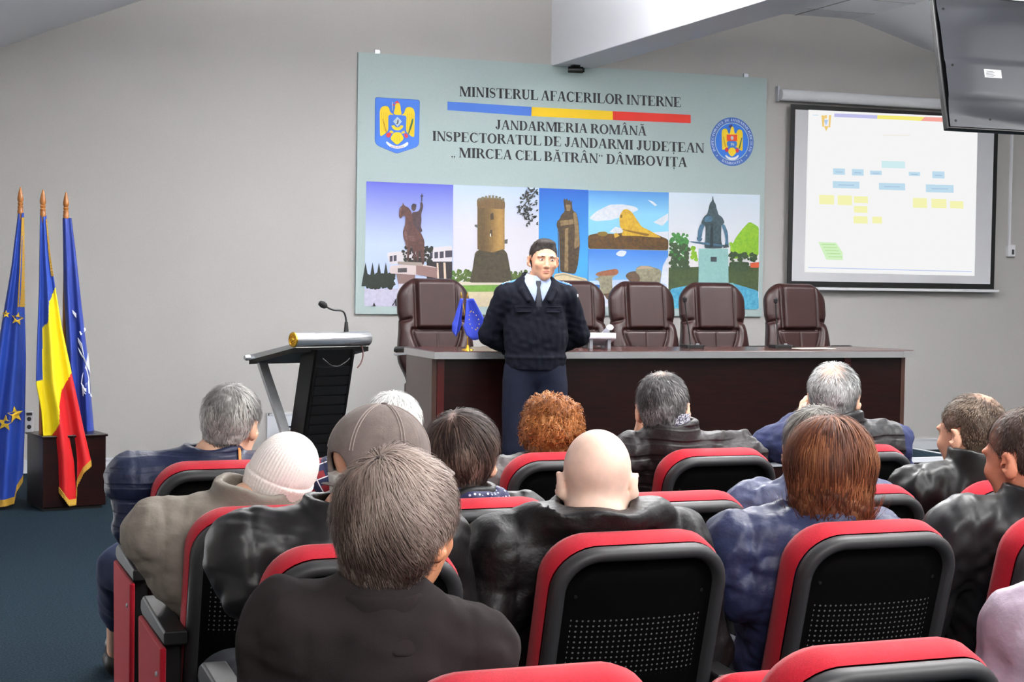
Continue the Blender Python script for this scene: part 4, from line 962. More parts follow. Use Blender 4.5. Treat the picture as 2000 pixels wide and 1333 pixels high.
# ------------------------------------------------------------------ auditorium seats
M_redf = mat('red_upholstery', (186, 22, 42), 0.8, var=(220, (160, 14, 34), .3), bump=(700, .3, .002), spec=.25, sheen=.15)
M_rim = mat('seat_rim_plastic', (44, 44, 46), 0.5, bump=(500, .1, .001))
M_armp = mat('armrest_plastic', (14, 14, 15), 0.5, bump=(500, .12, .001))
def shell_material():
    m = mat('seat_shell_plastic', (2, 2, 2), 0.6, spec=.12); nt = m.node_tree; b = nt.nodes['Principled BSDF']
    tc = nt.nodes.new('ShaderNodeTexCoord'); sp = nt.nodes.new('ShaderNodeSeparateXYZ'); nt.links.new(tc.outputs['Object'], sp.inputs[0])
    def mth(op, a, c=None):
        n = nt.nodes.new('ShaderNodeMath'); n.operation = op
        for i, v in enumerate((a, c)):
            if v is None: continue
            if isinstance(v, (int, float)): n.inputs[i].default_value = v
            else: nt.links.new(v, n.inputs[i])
        return n.outputs[0]
    def cell(o, s): return mth('SUBTRACT', mth('FRACT', mth('ADD', mth('DIVIDE', o, s), 100.5)), .5)
    cx, cz = mth('MULTIPLY', cell(sp.outputs['X'], .0128), .0128), mth('MULTIPLY', cell(sp.outputs['Z'], .0128), .0128)
    d = mth('SQRT', mth('ADD', mth('MULTIPLY', cx, cx), mth('MULTIPLY', cz, cz)))
    dot = mth('LESS_THAN', d, .0023)
    inx = mth('LESS_THAN', mth('ABSOLUTE', sp.outputs['X']), .154)
    inz = mth('LESS_THAN', mth('ABSOLUTE', mth('SUBTRACT', sp.outputs['Z'], .29)), .0705)
    f = mth('MULTIPLY', dot, mth('MULTIPLY', inx, inz))
    mx = nt.nodes.new('ShaderNodeMix'); mx.data_type = 'RGBA'; nt.links.new(f, mx.inputs[0])
    mx.inputs[6].default_value = rgb((2, 2, 2)); mx.inputs[7].default_value = rgb((96, 96, 96)); nt.links.new(mx.outputs[2], b.inputs['Base Color'])
    return m
M_shell = shell_material()
SEAT_H = .53          # height of the back along its tilt
TILT = math.radians(16)
def curve(x): return .42 * x * x
def seat_loop(i, y, sx=1.0, zshift=0.0):
    P = rrect(-.207 + i, .207 - i, i * .6, SEAT_H - i, max(.105 - i, .012), max(.05 - i, .01), 9)
    return [(x, y + curve(x), z) for x, z in P]
def fill_in(mb, loop, y, mi=0, steps=(.86, .7, .5, .3, .1)):
    cz = SEAT_H * .5
    loops = [loop]
    for s in steps: loops.append([(p[0] * s, y + curve(p[0] * s), cz + (p[2] - cz) * s) for p in loop])
    mb.loft(loops, mi, True, False, True)
def make_seat(top_z):
    r = empty('auditorium_seat')
    zb = top_z - SEAT_H * math.cos(TILT) - .022
    def up(o): o.location = (0, .142, zb); o.rotation_euler = (TILT, 0, 0); return o
    # y grows to the front (towards the sitter); the tilt leans the top back
    mb = MB(); prof = [(.0, .0), (-.004, .012), (-.004, .054), (.004, .076), (.022, .090), (.05, .096)]
    L = [seat_loop(i, y) for i, y in prof]; mb.loft(L); fill_in(mb, L[-1], .099)
    up(mb.build('back_cushion', M_redf, r, smooth=True, auto=False))
    mb = MB(); prof = [(.004, .001), (.0, -.006), (.0, -.022), (.004, -.030), (.012, -.034), (.020, -.033), (.027, -.027), (.032, -.016)]
    L = [seat_loop(i, y) for i, y in prof]; mb.loft(L)
    up(mb.build('back_rim', M_rim, r, smooth=True, auto=False))
    mb = MB(); L = [seat_loop(.030, -.018), seat_loop(.036, -.010), seat_loop(.06, -.014)]; mb.loft(L); fill_in(mb, L[-1], -.016, steps=(.93, .86, .78, .7, .6, .5, .4, .3, .2, .1))
    mb.prism([(-.15, -.022 + curve(.15), .085), (0, -.024, .085), (.15, -.022 + curve(.15), .085), (.15, -.022 + curve(.15), .09), (0, -.024, .09), (-.15, -.022 + curve(.15), .09)], (0, .008, 0))
    up(mb.build('back_shell', M_shell, r, smooth=True, auto=False))
    mb = MB()
    for x in (-.15, .15): mb.lathe([(0, 0), (.005, 0), (.004, .003), (0, .003)], 8, M=Matrix.Translation((x, -.012 + curve(x), SEAT_H - .115)) @ Matrix.Rotation(math.pi / 2, 4, 'X'))
    up(mb.build('screws', M_armp, r))
    return r
def add_pan(r, folded):
    mb = MB(); P = lambda z, i: [(x, y, z) for x, y in rrect(-.2 + i, .2 - i, .15 + i, .60 - i, .07, .03, 6)]
    mb.loft([P(.385, .02), P(.39, 0), P(.43, 0), P(.452, .02), P(.458, .06)], 0, True, True, True)
    c = mb.build('seat_cushion', M_redf, r, smooth=True, auto=False)
    mb = MB(); mb.loft([P(.345, .03), P(.35, .015), P(.386, .012)], 0, True, True, True)
    p = mb.build('seat_pan', M_shell, r, smooth=True)
    if folded:
        for o in (c, p):
            Mx = Matrix.Translation((0, .19, .42)) @ Matrix.Rotation(math.radians(74), 4, 'X') @ Matrix.Translation((0, -.19, -.42)); o.data.transform(Mx)
def add_arm(r, x, end_panel):
    side = -1 if x < 0 else 1
    mb = MB(); out = [(.05, .615), (.42, .635), (.455, .62), (.46, .59), (.43, .58), (.05, .58)]
    loops = []
    for xx, k in ((-.029, .006), (-.026, 0), (.026, 0), (.029, .006)):
        loops.append([(x + xx, y, z - k if z > .60 else z + k) for y, z in out])
    mb.loft(loops, 0, True, True, True); mb.build('armrest', M_armp, r, bevel=.004)
    mb = MB(); mb.box((x - .022, .10, .05), (x + .022, .36, .58)); mb.build('stanchion', M_blk, r, bevel=.004)
    if end_panel:
        mb = MB(); pts = [(.06, .10), (.40, .10), (.42, .30), (.44, .58), (.05, .575)]
        mb.prism([(x + side * .022, y, z) for y, z in pts], (side * .016, 0, 0)); mb.build('side_panel', M_redf, r, bevel=.006)
        mb = MB()
        for zz in (.16, .50): mb.lathe([(0, 0), (.007, 0), (.006, .004), (0, .004)], 10, M=Matrix.Translation((x + side * .038, .10, zz)) @ Matrix.Rotation(side * math.pi / 2, 4, 'Y'))
        mb.build('panel_screws', M_alu, r)
    mb = MB(); mb.box((x - .035, .04, 0), (x + .035, .44, .014)); mb.box((x - .02, .10, .01), (x + .02, .34, .06)); mb.build('foot', M_blk, r, bevel=.003)

ROW_Y = {0: -10.38, 1: -9.40, 2: -8.60, 3: -7.72}
ROW_Z = {0: .914, 1: .950, 2: .920, 3: .936}
SEATS = [ # row, px centre, px top, name for people, label, folded
    (0, 1027, 1300, 's_hair', 'red and black hall seat at the bottom, holding the person in a charcoal blazer', False),
    (0, 1728, 1245, 's_front', 'empty nearest red and black hall seat, right of the one at the bottom middle', True),
    (0, 2340, 1200, 's_lav', 'red and black hall seat holding the person in lavender, past the right edge', False),
    (1, 692, 1060, 's_cap', 'red and black hall seat holding the man in a grey cap', False),
    (1, 1232, 1035, 's_bald', 'red and black hall seat holding the bald man', False),
    (1, 1702, 1012, 's_bob', 'red and black hall seat holding the woman with red-brown bobbed hair', False),
    (1, 2122, 992, 's_edge', 'red and black hall seat at the right edge, holding the man in a leather jacket', False),
    (2, 514, 986, 's_knit', 'red and black hall seat holding the person in a white knit hat', False),
    (2, 934, 972, 's_dark', 'red and black hall seat holding the dark-haired woman with a polka-dot scarf', False),
    (2, 1322, 957, 's_empty', 'empty red and black hall seat between the bald man and the bob-haired woman', True),
    (2, 1674, 945, 's_hidden', 'red and black hall seat in front of the woman with red-brown bobbed hair', False),
    (2, 1999, 935, 's_leather', 'red and black hall seat holding the short-haired man in black leather', False),
    (3, 421, 903, 's_grey', 'red and black hall seat at the aisle, holding the grey-haired man in navy', False),
    (3, 774, 890, 's_white', 'red and black hall seat holding the white-haired person in plaid', False),
    (3, 1098, 879, 's_ginger', 'red and black hall seat holding the person with ginger curls', False),
    (3, 1397, 876, 's_lean', 'red and black hall seat holding the man in a charcoal quilted jacket', False),
    (3, 1673, 867, 's_hand', 'red and black hall seat holding the man with a hand at his ear', False),
]
SEAT_POS = {}
for row, pu, pw, key, lab, fold in SEATS:
    q = U(pu, pw, 1, ROW_Y[row]); x = q.x + .034
    SEAT_POS[key] = Vector((x, ROW_Y[row], 0))
protos = {}
for row, pu, pw, key, lab, fold in SEATS:
    pos = SEAT_POS[key]
    if row not in protos: protos[row] = s = make_seat(ROW_Z[row])
    else: s = copy_tree(protos[row])
    s.location = pos; tag(s, lab, 'seat', 'red and black hall seats')
for row, pu, pw, key, lab, fold in SEATS:
    s = next(o for o in COL.objects if o.get('label') == lab)
    add_pan(s, fold)
    add_arm(s, .238, False)
    if key in ('s_cap', 's_knit', 's_grey', 's_hair'): add_arm(s, -.238, True)
# ------------------------------------------------------------------ people: smooth bodies grown on a skeleton
def nv(*a): return np.array(a, dtype=np.float64)
def rot(yaw=0.0, pitch=0.0, roll=0.0):
    """yaw to the right, pitch nods down, roll tips the head to its right"""
    return np.array((Matrix.Rotation(-yaw, 3, 'Z') @ Matrix.Rotation(-pitch, 3, 'X') @ Matrix.Rotation(roll, 3, 'Y')))
class Sdf:
    def __init__(s, lo, hi, h):
        s.lo = nv(*lo); s.h = h
        s.n = np.ceil((nv(*hi) - s.lo) / h).astype(int) + 1
        s.d = np.full(s.n, 0.08, np.float32)
        s.ax = [(s.lo[i] + h * np.arange(s.n[i])).astype(np.float32) for i in range(3)]
    def _win(s, lo, hi):
        a = np.maximum(np.floor((lo - s.lo) / s.h).astype(int), 0); b = np.minimum(np.ceil((hi - s.lo) / s.h).astype(int) + 1, s.n)
        if (b <= a).any(): return None, None
        sl = tuple(slice(i, j) for i, j in zip(a, b))
        return sl, (s.ax[0][sl[0]][:, None, None], s.ax[1][sl[1]][None, :, None], s.ax[2][sl[2]][None, None, :])
    def _mix(s, sl, d, k, op):
        o = s.d[sl]
        if op == 'u':
            if k: t = np.maximum(k - np.abs(o - d), 0) / k; s.d[sl] = np.minimum(o, d) - t * t * k * .25
            else: s.d[sl] = np.minimum(o, d)
        else:
            d = -d
            if k: t = np.maximum(k - np.abs(o - d), 0) / k; s.d[sl] = np.maximum(o, d) + t * t * k * .25
            else: s.d[sl] = np.maximum(o, d)
    def ell(s, c, r, F=None, k=.02, op='u', R=None):
        c = nv(*c); r = nv(*r) if hasattr(r, '__len__') else nv(r, r, r)
        A = np.eye(3)
        if F is not None: c = F[1] + F[0] @ c; A = F[0]
        if R is not None: A = A @ R
        m = r.max() + k + 3 * s.h
        sl, g = s._win(c - m, c + m)
        if sl is None: return s
        p = [g[i] - c[i] for i in range(3)]
        q = [(A[0, j] * p[0] + A[1, j] * p[1] + A[2, j] * p[2]) for j in range(3)]
        k0 = np.sqrt((q[0] / r[0]) ** 2 + (q[1] / r[1]) ** 2 + (q[2] / r[2]) ** 2) + 1e-6
        k1 = np.sqrt((q[0] / r[0] ** 2) ** 2 + (q[1] / r[1] ** 2) ** 2 + (q[2] / r[2] ** 2) ** 2) + 1e-6
        s._mix(sl, k0 * (k0 - 1) / k1, k, op); return s
    def cone(s, a, b, ra, rb, F=None, k=.02, op='u', flat=None):
        """flat = (axis, factor): squash across that unit axis"""
        a, b = nv(*a), nv(*b)
        if F is not None: a = F[1] + F[0] @ a; b = F[1] + F[0] @ b
        m = max(ra, rb) + k + 3 * s.h
        sl, g = s._win(np.minimum(a, b) - m, np.maximum(a, b) + m)
        if sl is None: return s
        ab = b - a; L = ab @ ab + 1e-9
        p = [g[i] - a[i] for i in range(3)]
        t = np.clip((p[0] * ab[0] + p[1] * ab[1] + p[2] * ab[2]) / L, 0, 1)
        e = [p[i] - t * ab[i] for i in range(3)]
        q = e[0] ** 2 + e[1] ** 2 + e[2] ** 2
        if flat is not None:
            n = nv(*flat[0]); n /= np.linalg.norm(n); f = flat[1]
            dn = e[0] * n[0] + e[1] * n[1] + e[2] * n[2]; q = q + dn * dn * (1 / f ** 2 - 1)
        s._mix(sl, np.sqrt(q) - (ra + (rb - ra) * t), k, op); return s
    def chain(s, pts, rs, k=.02, F=None, flat=None):
        for i in range(len(pts) - 1): s.cone(pts[i], pts[i + 1], rs[i], rs[i + 1], F, k, 'u', flat)
        return s
    def near(s, w=.03):
        idx = np.where(np.abs(s.d) < w); P = np.stack([s.ax[i][idx[i]] for i in range(3)], 1); return idx, P
    def displace(s, fn, w=.03):
        idx, P = s.near(w); s.d[idx] += fn(P).astype(np.float32); return s
    def cut(s, fn, k=0.0):
        """keep where fn < 0"""
        idx, P = s.near(.08001); d = fn(P).astype(np.float32); o = s.d[idx]
        if k: t = np.maximum(k - np.abs(o - d), 0) / k; s.d[idx] = np.maximum(o, d) + t * t * k * .25
        else: s.d[idx] = np.maximum(o, d)
        return s
    def mesh(s):
        s.d[0], s.d[-1], s.d[:, 0], s.d[:, -1], s.d[:, :, 0], s.d[:, :, -1] = [.02] * 6
        g = openvdb.FloatGrid(0.08); g.copyFromArray(np.ascontiguousarray(s.d, np.float32))
        pts, quads = g.convertToQuads(0.0)
        pts = np.asarray(pts, np.float64) * s.h + s.lo; quads = np.asarray(quads, np.int64)
        v = pts[quads[:, :3]]; c = pts.mean(0)
        vol = np.einsum('ij,ij->i', v[:, 0] - c, np.cross(v[:, 1] - c, v[:, 2] - c)).sum()
        if vol < 0: quads = quads[:, ::-1]
        return pts, quads
def biggest(pts, quads, n=1):
    """keep the n largest connected pieces"""
    par = np.arange(len(pts))
    e = np.concatenate([quads[:, [0, 1]], quads[:, [1, 2]], quads[:, [2, 3]]])
    while True:
        m = np.minimum(par[e[:, 0]], par[e[:, 1]]); old = par.copy()
        np.minimum.at(par, e[:, 0], m); np.minimum.at(par, e[:, 1], m); par = par[par]
        if (par == old).all(): break
    lab, cnt = np.unique(par[quads[:, 0]], return_counts=True)
    keep = lab[np.argsort(-cnt)[:n]]
    q = quads[np.isin(par[quads[:, 0]], keep)]
    use = np.unique(q); mp = np.full(len(pts), -1); mp[use] = np.arange(len(use))
    return pts[use], mp[q]
def mesh_obj(name, pts, quads, mats, parent, origin, midx=None, tint=None, relax=1, n=1):
    if n: pts, quads = biggest(pts, quads, n)
    for _ in range(relax):                                           # light smoothing
        acc = np.zeros_like(pts); cnt = np.zeros(len(pts))
        for a in range(4):
            np.add.at(acc, quads[:, a], pts[quads[:, (a + 1) % 4]]); np.add.at(cnt, quads[:, a], 1)
            np.add.at(acc, quads[:, a], pts[quads[:, (a + 3) % 4]]); np.add.at(cnt, quads[:, a], 1)
        pts = pts * .5 + .5 * acc / cnt[:, None]
    me = bpy.data.meshes.new(name)
    me.from_pydata((pts - nv(*origin)).tolist(), [], quads.tolist())
    ms = mats if isinstance(mats, (list, tuple)) else [mats]
    for m in ms: me.materials.append(m)
    if midx is not None: me.polygons.foreach_set('material_index', midx(pts[quads].mean(1)).astype(int))
    if tint is not None:
        at = me.color_attributes.new('tint', 'FLOAT_COLOR', 'POINT'); c = np.ones((len(pts), 4)); c[:, :3] = tint(pts); at.data.foreach_set('color', c.ravel())
    me.polygons.foreach_set('use_smooth', [True] * len(me.polygons)); me.update()
    o = bpy.data.objects.new(name, me); COL.objects.link(o); o.parent = parent
    return o
def waves(seed, amp, freq, n=7, stretch=(1, 1, 1)):
    g = np.random.default_rng(seed); W = []
    for i in range(n):
        d = g.normal(size=3); d /= np.linalg.norm(d); f = freq * g.uniform(.6, 1.7)
        W.append((d * f * nv(*stretch), g.uniform(0, 6.28), g.normal(size=3) * freq * .4, g.uniform(0, 6.28), amp * g.uniform(.5, 1)))
    def f(P):
        o = 0
        for k, ph, k2, p2, a in W: o = o + a * np.sin(P @ k + ph + 1.6 * np.sin(P @ k2 + p2))
        return o / math.sqrt(n) * 1.4
    return f
def lin3(c): return nv(*[lin(v) for v in c])

M_skin = {}
def skin(c):
    if c not in M_skin: M_skin[c] = mat('skin_%02x%02x%02x' % c, c, .5, var=(38, tuple(max(0, int(v * .93)) for v in c), .3), bump=(260, .12, .001), sss=.12, spec=.4)
    return M_skin[c]
M_hair = mat('hair', (100, 100, 100), .55, attr=True, spec=.22)

# ---- head in its own frame: origin between the ears, x right, y forward, z up
def head_sdf(S, F, sc=1.0, ears=True, face=True, neck_to=None, neck_r=.056):
    e = lambda c, r, **k: S.ell([v * sc for v in c], [v * sc for v in r], F, **k)
    e((0, -.010, .038), (.077, .098, .088), k=.0)
    e((0, .035, .0), (.064, .062, .085), k=.03); e((0, .040, -.05), (.047, .053, .058), k=.025); e((0, .070, -.089), (.022, .023, .019), k=.025)
    for s in (-1, 1):
        e((s * .040, .022, -.050), (.018, .040, .032), k=.025)                      # jaw corners
        e((s * .040, .072, -.018), (.022, .018, .018), k=.025)                     # cheekbones
        e((s * .030, .088, .030), (.026, .012, .009), k=.015)                      # brow ridge
    if face:
        for s in (-1, 1):
            e((s * .031, .103, .010), (.017, .013, .010), k=.012, op='s')          # eye sockets
            e((s * .031, .080, .010), (.0145, .0145, .012), k=.004)                # eyeballs under the lids
            e((s * .011, .103, -.030), (.0075, .008, .0065), k=.006)               # nostril wings
        S.cone([0, .096 * sc, .014 * sc], [0, .114 * sc, -.026 * sc], .007 * sc, .0105 * sc, F, .012)
        e((0, .094, -.053), (.022, .010, .0045), k=.006); e((0, .093, -.063), (.019, .010, .0055), k=.006)   # lips
        e((0, .1045, -.0578), (.022, .006, .0014), k=.003, op='s')
    if ears:
        for s in (-1, 1):
            R = rot(s * .45, 0, 0) @ np.array(Matrix.Rotation(-.18, 3, 'X'))
            e((s * .087, -.014, -.002), (.009, .021, .034), k=.008, R=R)
            e((s * .093, -.006, .004), (.006, .010, .018), k=.004, op='s', R=R)
            e((s * .078, -.002, -.030), (.007, .009, .010), k=.008)
    if neck_to is not None:
        a = F[1] + F[0] @ nv(0, -.022 * sc, -.05 * sc); S.cone(a, neck_to, neck_r * sc, neck_r * 1.08, None, .03)

def hand_sdf(S, wrist, fwd, palm, side, curl=.5, sc=1.0, spread=.12, k=.006):
    """fwd: to the fingers, palm: out of the palm, side: towards the thumb"""
    fwd = fwd / np.linalg.norm(fwd); palm = palm - fwd * (palm @ fwd); palm /= np.linalg.norm(palm)
    t = np.cross(palm, fwd); t = t if t @ side > 0 else -t
    S.cone(wrist, wrist + fwd * .03 * sc, .026 * sc, .030 * sc, None, .012, flat=(palm, .72))
    S.cone(wrist + fwd * .03 * sc - t * .012 * sc, wrist + fwd * .085 * sc - t * .018 * sc, .026 * sc, .022 * sc, None, .015, flat=(palm, .55))
    S.cone(wrist + fwd * .03 * sc + t * .012 * sc, wrist + fwd * .085 * sc + t * .020 * sc, .026 * sc, .022 * sc, None, .015, flat=(palm, .55))
    for i, (off, L) in enumerate(((.030, .072), (.0105, .080), (-.0105, .075), (-.031, .058))):
        p = wrist + (fwd * .088 + t * off) * sc; ang = 0.0
        for j, f in enumerate((.45, .32, .23)):
            ang += curl * (.5 if j == 0 else .9) + .06 * i
            d = fwd * math.cos(ang) + palm * math.sin(ang) + t * spread * off * 20; d /= np.linalg.norm(d)
            q = p + d * L * f * sc; S.cone(p, q, (.0098 - .0011 * j) * sc, (.0090 - .0011 * j) * sc, None, k); p = q
    p = wrist + (fwd * .028 + t * .026) * sc
    for j, f in enumerate((.042, .032, .026)):
        d = fwd * (.72 + .1 * j) + t * (.62 - .25 * j) + palm * (.25 + .25 * curl * j); d /= np.linalg.norm(d)
        q = p + d * f * sc; S.cone(p, q, (.0125 - .0018 * j) * sc, (.0115 - .0018 * j) * sc, None, k); p = q

def strands(pts, quads, F, n, length, cols, seed, sc=1.0, width=.0022, crown=(0, -.055, .13), grav=.5, jitter=.25, lift=.002, steps=5, keep=None, curl=0.0, part=0.0, hug=.8, flow=.25):
    """locks lying on a hair volume: thin ribbons with a tint each"""
    g = np.random.default_rng(seed)
    c = pts[quads].mean(1); nr = np.cross(pts[quads[:, 2]] - pts[quads[:, 0]], pts[quads[:, 3]] - pts[quads[:, 1]]); nr /= np.linalg.norm(nr, axis=1)[:, None] + 1e-9
    hc = F[1] + F[0] @ nv(0, -.01, .03)
    ok = ((c - hc) * nr).sum(1) > 0
    if keep is not None: ok &= keep((c - F[1]) @ F[0])
    c, nr = c[ok], nr[ok]
    i = g.integers(0, len(c), n); p = c[i] + g.normal(size=(n, 3)) * .002; nn = nr[i]
    cr = F[1] + F[0] @ nv(*crown)
    d = p - cr; d /= np.linalg.norm(d, axis=1)[:, None] + 1e-6
    fl = np.stack([waves(seed + 31 + a, 1.0, 26, 4)(p) for a in range(3)], 1) * flow
    d = d + nv(0, 0, -grav) + g.normal(size=(n, 3)) * jitter * .6 + fl + part * F[0][:, 0]
    d -= nn * (d * nn).sum(1)[:, None]; d /= np.linalg.norm(d, axis=1)[:, None] + 1e-6
    L = length * g.uniform(.5, 1.25, n); r0 = np.linalg.norm(p - hc, axis=1)
    tw = g.uniform(0, 6.28, n)
    rows = []
    for j in range(steps + 1):
        s = j / steps
        w = width * sc * (1.0 - .75 * s) * (0.6 + .4 * min(1, 4 * s)); b = np.cross(d, nn); b /= np.linalg.norm(b, axis=1)[:, None] + 1e-6
        q = p + nn * (lift * (.3 + math.sin(math.pi * min(1, s * 1.1)) * .9))[..., None] if False else p + nn * (lift * (.25 + math.sin(math.pi * min(1, s * 1.1))))
        if curl: q = q + b * (curl * np.sin(tw + s * 7))[:, None] + nn * (curl * .8 * np.cos(tw + s * 7))[:, None]
        rows.append((q - b * w, q + b * w))
        p = p + d * (L / steps)[:, None]
        rel = p - hc; rn = np.linalg.norm(rel, axis=1); kk = np.minimum(r0 / rn, 1.0 + 0 * rn); p = hc + rel * (kk * hug + 1 - hug)[:, None]
        nn = rel / rn[:, None]; d = d + nv(0, 0, -.05 * grav) + g.normal(size=(n, 3)) * jitter * .25; d -= nn * (d * nn).sum(1)[:, None] * .9; d /= np.linalg.norm(d, axis=1)[:, None] + 1e-6
    V = np.stack([np.stack(r, 1) for r in rows], 1)                       # n, steps+1, 2, 3
    base = (np.arange(n) * (steps + 1) * 2)[:, None]
    j = np.arange(steps)[None, :] * 2
    Q = np.stack([base + j, base + j + 1, base + j + 3, base + j + 2], -1).reshape(-1, 4)
    C = np.array([lin3(x) for x in cols]); C = C[np.argsort(C.sum(1))]; p0 = V[:, 0].mean(1)
    t = np.clip(.5 + .30 * waves(seed + 41, 1.0, 48, 5)(p0) + .16 * g.normal(size=n), 0, .999) * (len(C) - 1); ci = t.astype(int); t = (t - ci)[:, None]
    col = (C[ci] * (1 - t) + C[np.minimum(ci + 1, len(C) - 1)] * t) * g.uniform(.85, 1.15, (n, 1))
    return V.reshape(-1, 3), Q, np.repeat(col, (steps + 1) * 2, 0)
def make_hair(parent, origin, F, sdf_fn, cols, seed, n=2500, length=.05, sc=1.0, h=.0032, thin=None, disp=.0008, name='hair', strand=True, grey=None, **kw):
    lo = F[1] - .19 * sc; hi = F[1] + .19 * sc; lo[2] -= .08; hi[2] += .02
    S = Sdf(lo, hi, h); sdf_fn(S, F, sc)
    if disp: S.displace(waves(seed, disp, 190, 6), .02)
    pts, quads = S.mesh(); pts, quads = biggest(pts, quads, 1)
    C = np.array([lin3(x) for x in cols]); w1 = waves(seed + 5, 1.0, 60, 5)
    def tint(P):
        t = np.clip(.5 + .4 * w1(P), 0, .999) * (len(C) - 1); i = t.astype(int); f = (t - i)[:, None]
        c = C[i] * (1 - f) + C[np.minimum(i + 1, len(C) - 1)] * f
        if thin is not None:
            k = thin((P - F[1]) @ F[0] / sc)[:, None]; c = c * (1 - k) + lin3(thin.skin) * k
        return c
    tp = tint(pts) * (.7 if strand else 1.0)
    if strand:
        kp = None
        if thin is not None: kp = lambda q: np.random.default_rng(seed).uniform(0, 1, len(q)) > thin(q / sc) * .93
        V, Q, c2 = strands(pts, quads, F, n, length, cols, seed, sc, keep=kp, **kw)
        if grey is not None:
            k = grey((V - F[1]) @ F[0] / sc)[:, None]; c2 = c2 * (1 - k) + lin3(grey.skin) * (c2 / c2.mean(1)[:, None]) ** .3 * k * np.random.default_rng(seed).uniform(.75, 1.2, (len(c2) // 2, 1)).repeat(2, 0)
        allp = np.concatenate([pts, V]); allq = np.concatenate([quads, Q + len(pts)]); allc = np.concatenate([tp, c2])
    else: allp, allq, allc = pts, quads, tp
    return mesh_obj(name, allp, allq, M_hair, parent, origin, tint=lambda P: allc, relax=0, n=0)
class Thin:
    """where the hair is thin and the scalp shows, in head coordinates"""
    def __init__(s, skin_c, spots): s.skin, s.spots = skin_c, spots
    def __call__(s, q):
        o = np.zeros(len(q))
        for c, r, a in s.spots: o = np.maximum(o, a * np.exp(-((((q - nv(*c)) / nv(*r)) ** 2).sum(1)) ** 1.5))
        return o
def hairline(back, side, front, nape_y=-.10):
    def z(y): return np.interp(y, [nape_y, -.055, -.012, .022, .06, .10], [back, back + .01, side, side + .022, front - .022, front])
    return z
def short_hair(th_=.006, back=-.062, side=.0, front=.075, top=0.0, wide=0.0):
    zl = hairline(back, side, front); th = th_ + .0035
    def fn(S, F, sc):
        S.ell([0, -.011 * sc, .040 * sc + top * .5], [(.077 + th + wide) * sc, (.099 + th) * sc, (.087 + th) * sc + top * .5], F, 0)
        S.cone([0, -.048 * sc, -.0 * sc], [0, -.040 * sc, -.07 * sc], (.058 + th) * sc, (.052 + th) * sc, F, .02)
        def keep(P):
            q = (P - F[1]) @ F[0] / sc; return np.maximum(zl(q[:, 1]) - q[:, 2], np.where((np.abs(q[:, 1] + .010) < .022) & (q[:, 2] < .034), np.abs(q[:, 0]) - .070, -1)) * sc
        S.cut(keep, .004)
    return fn

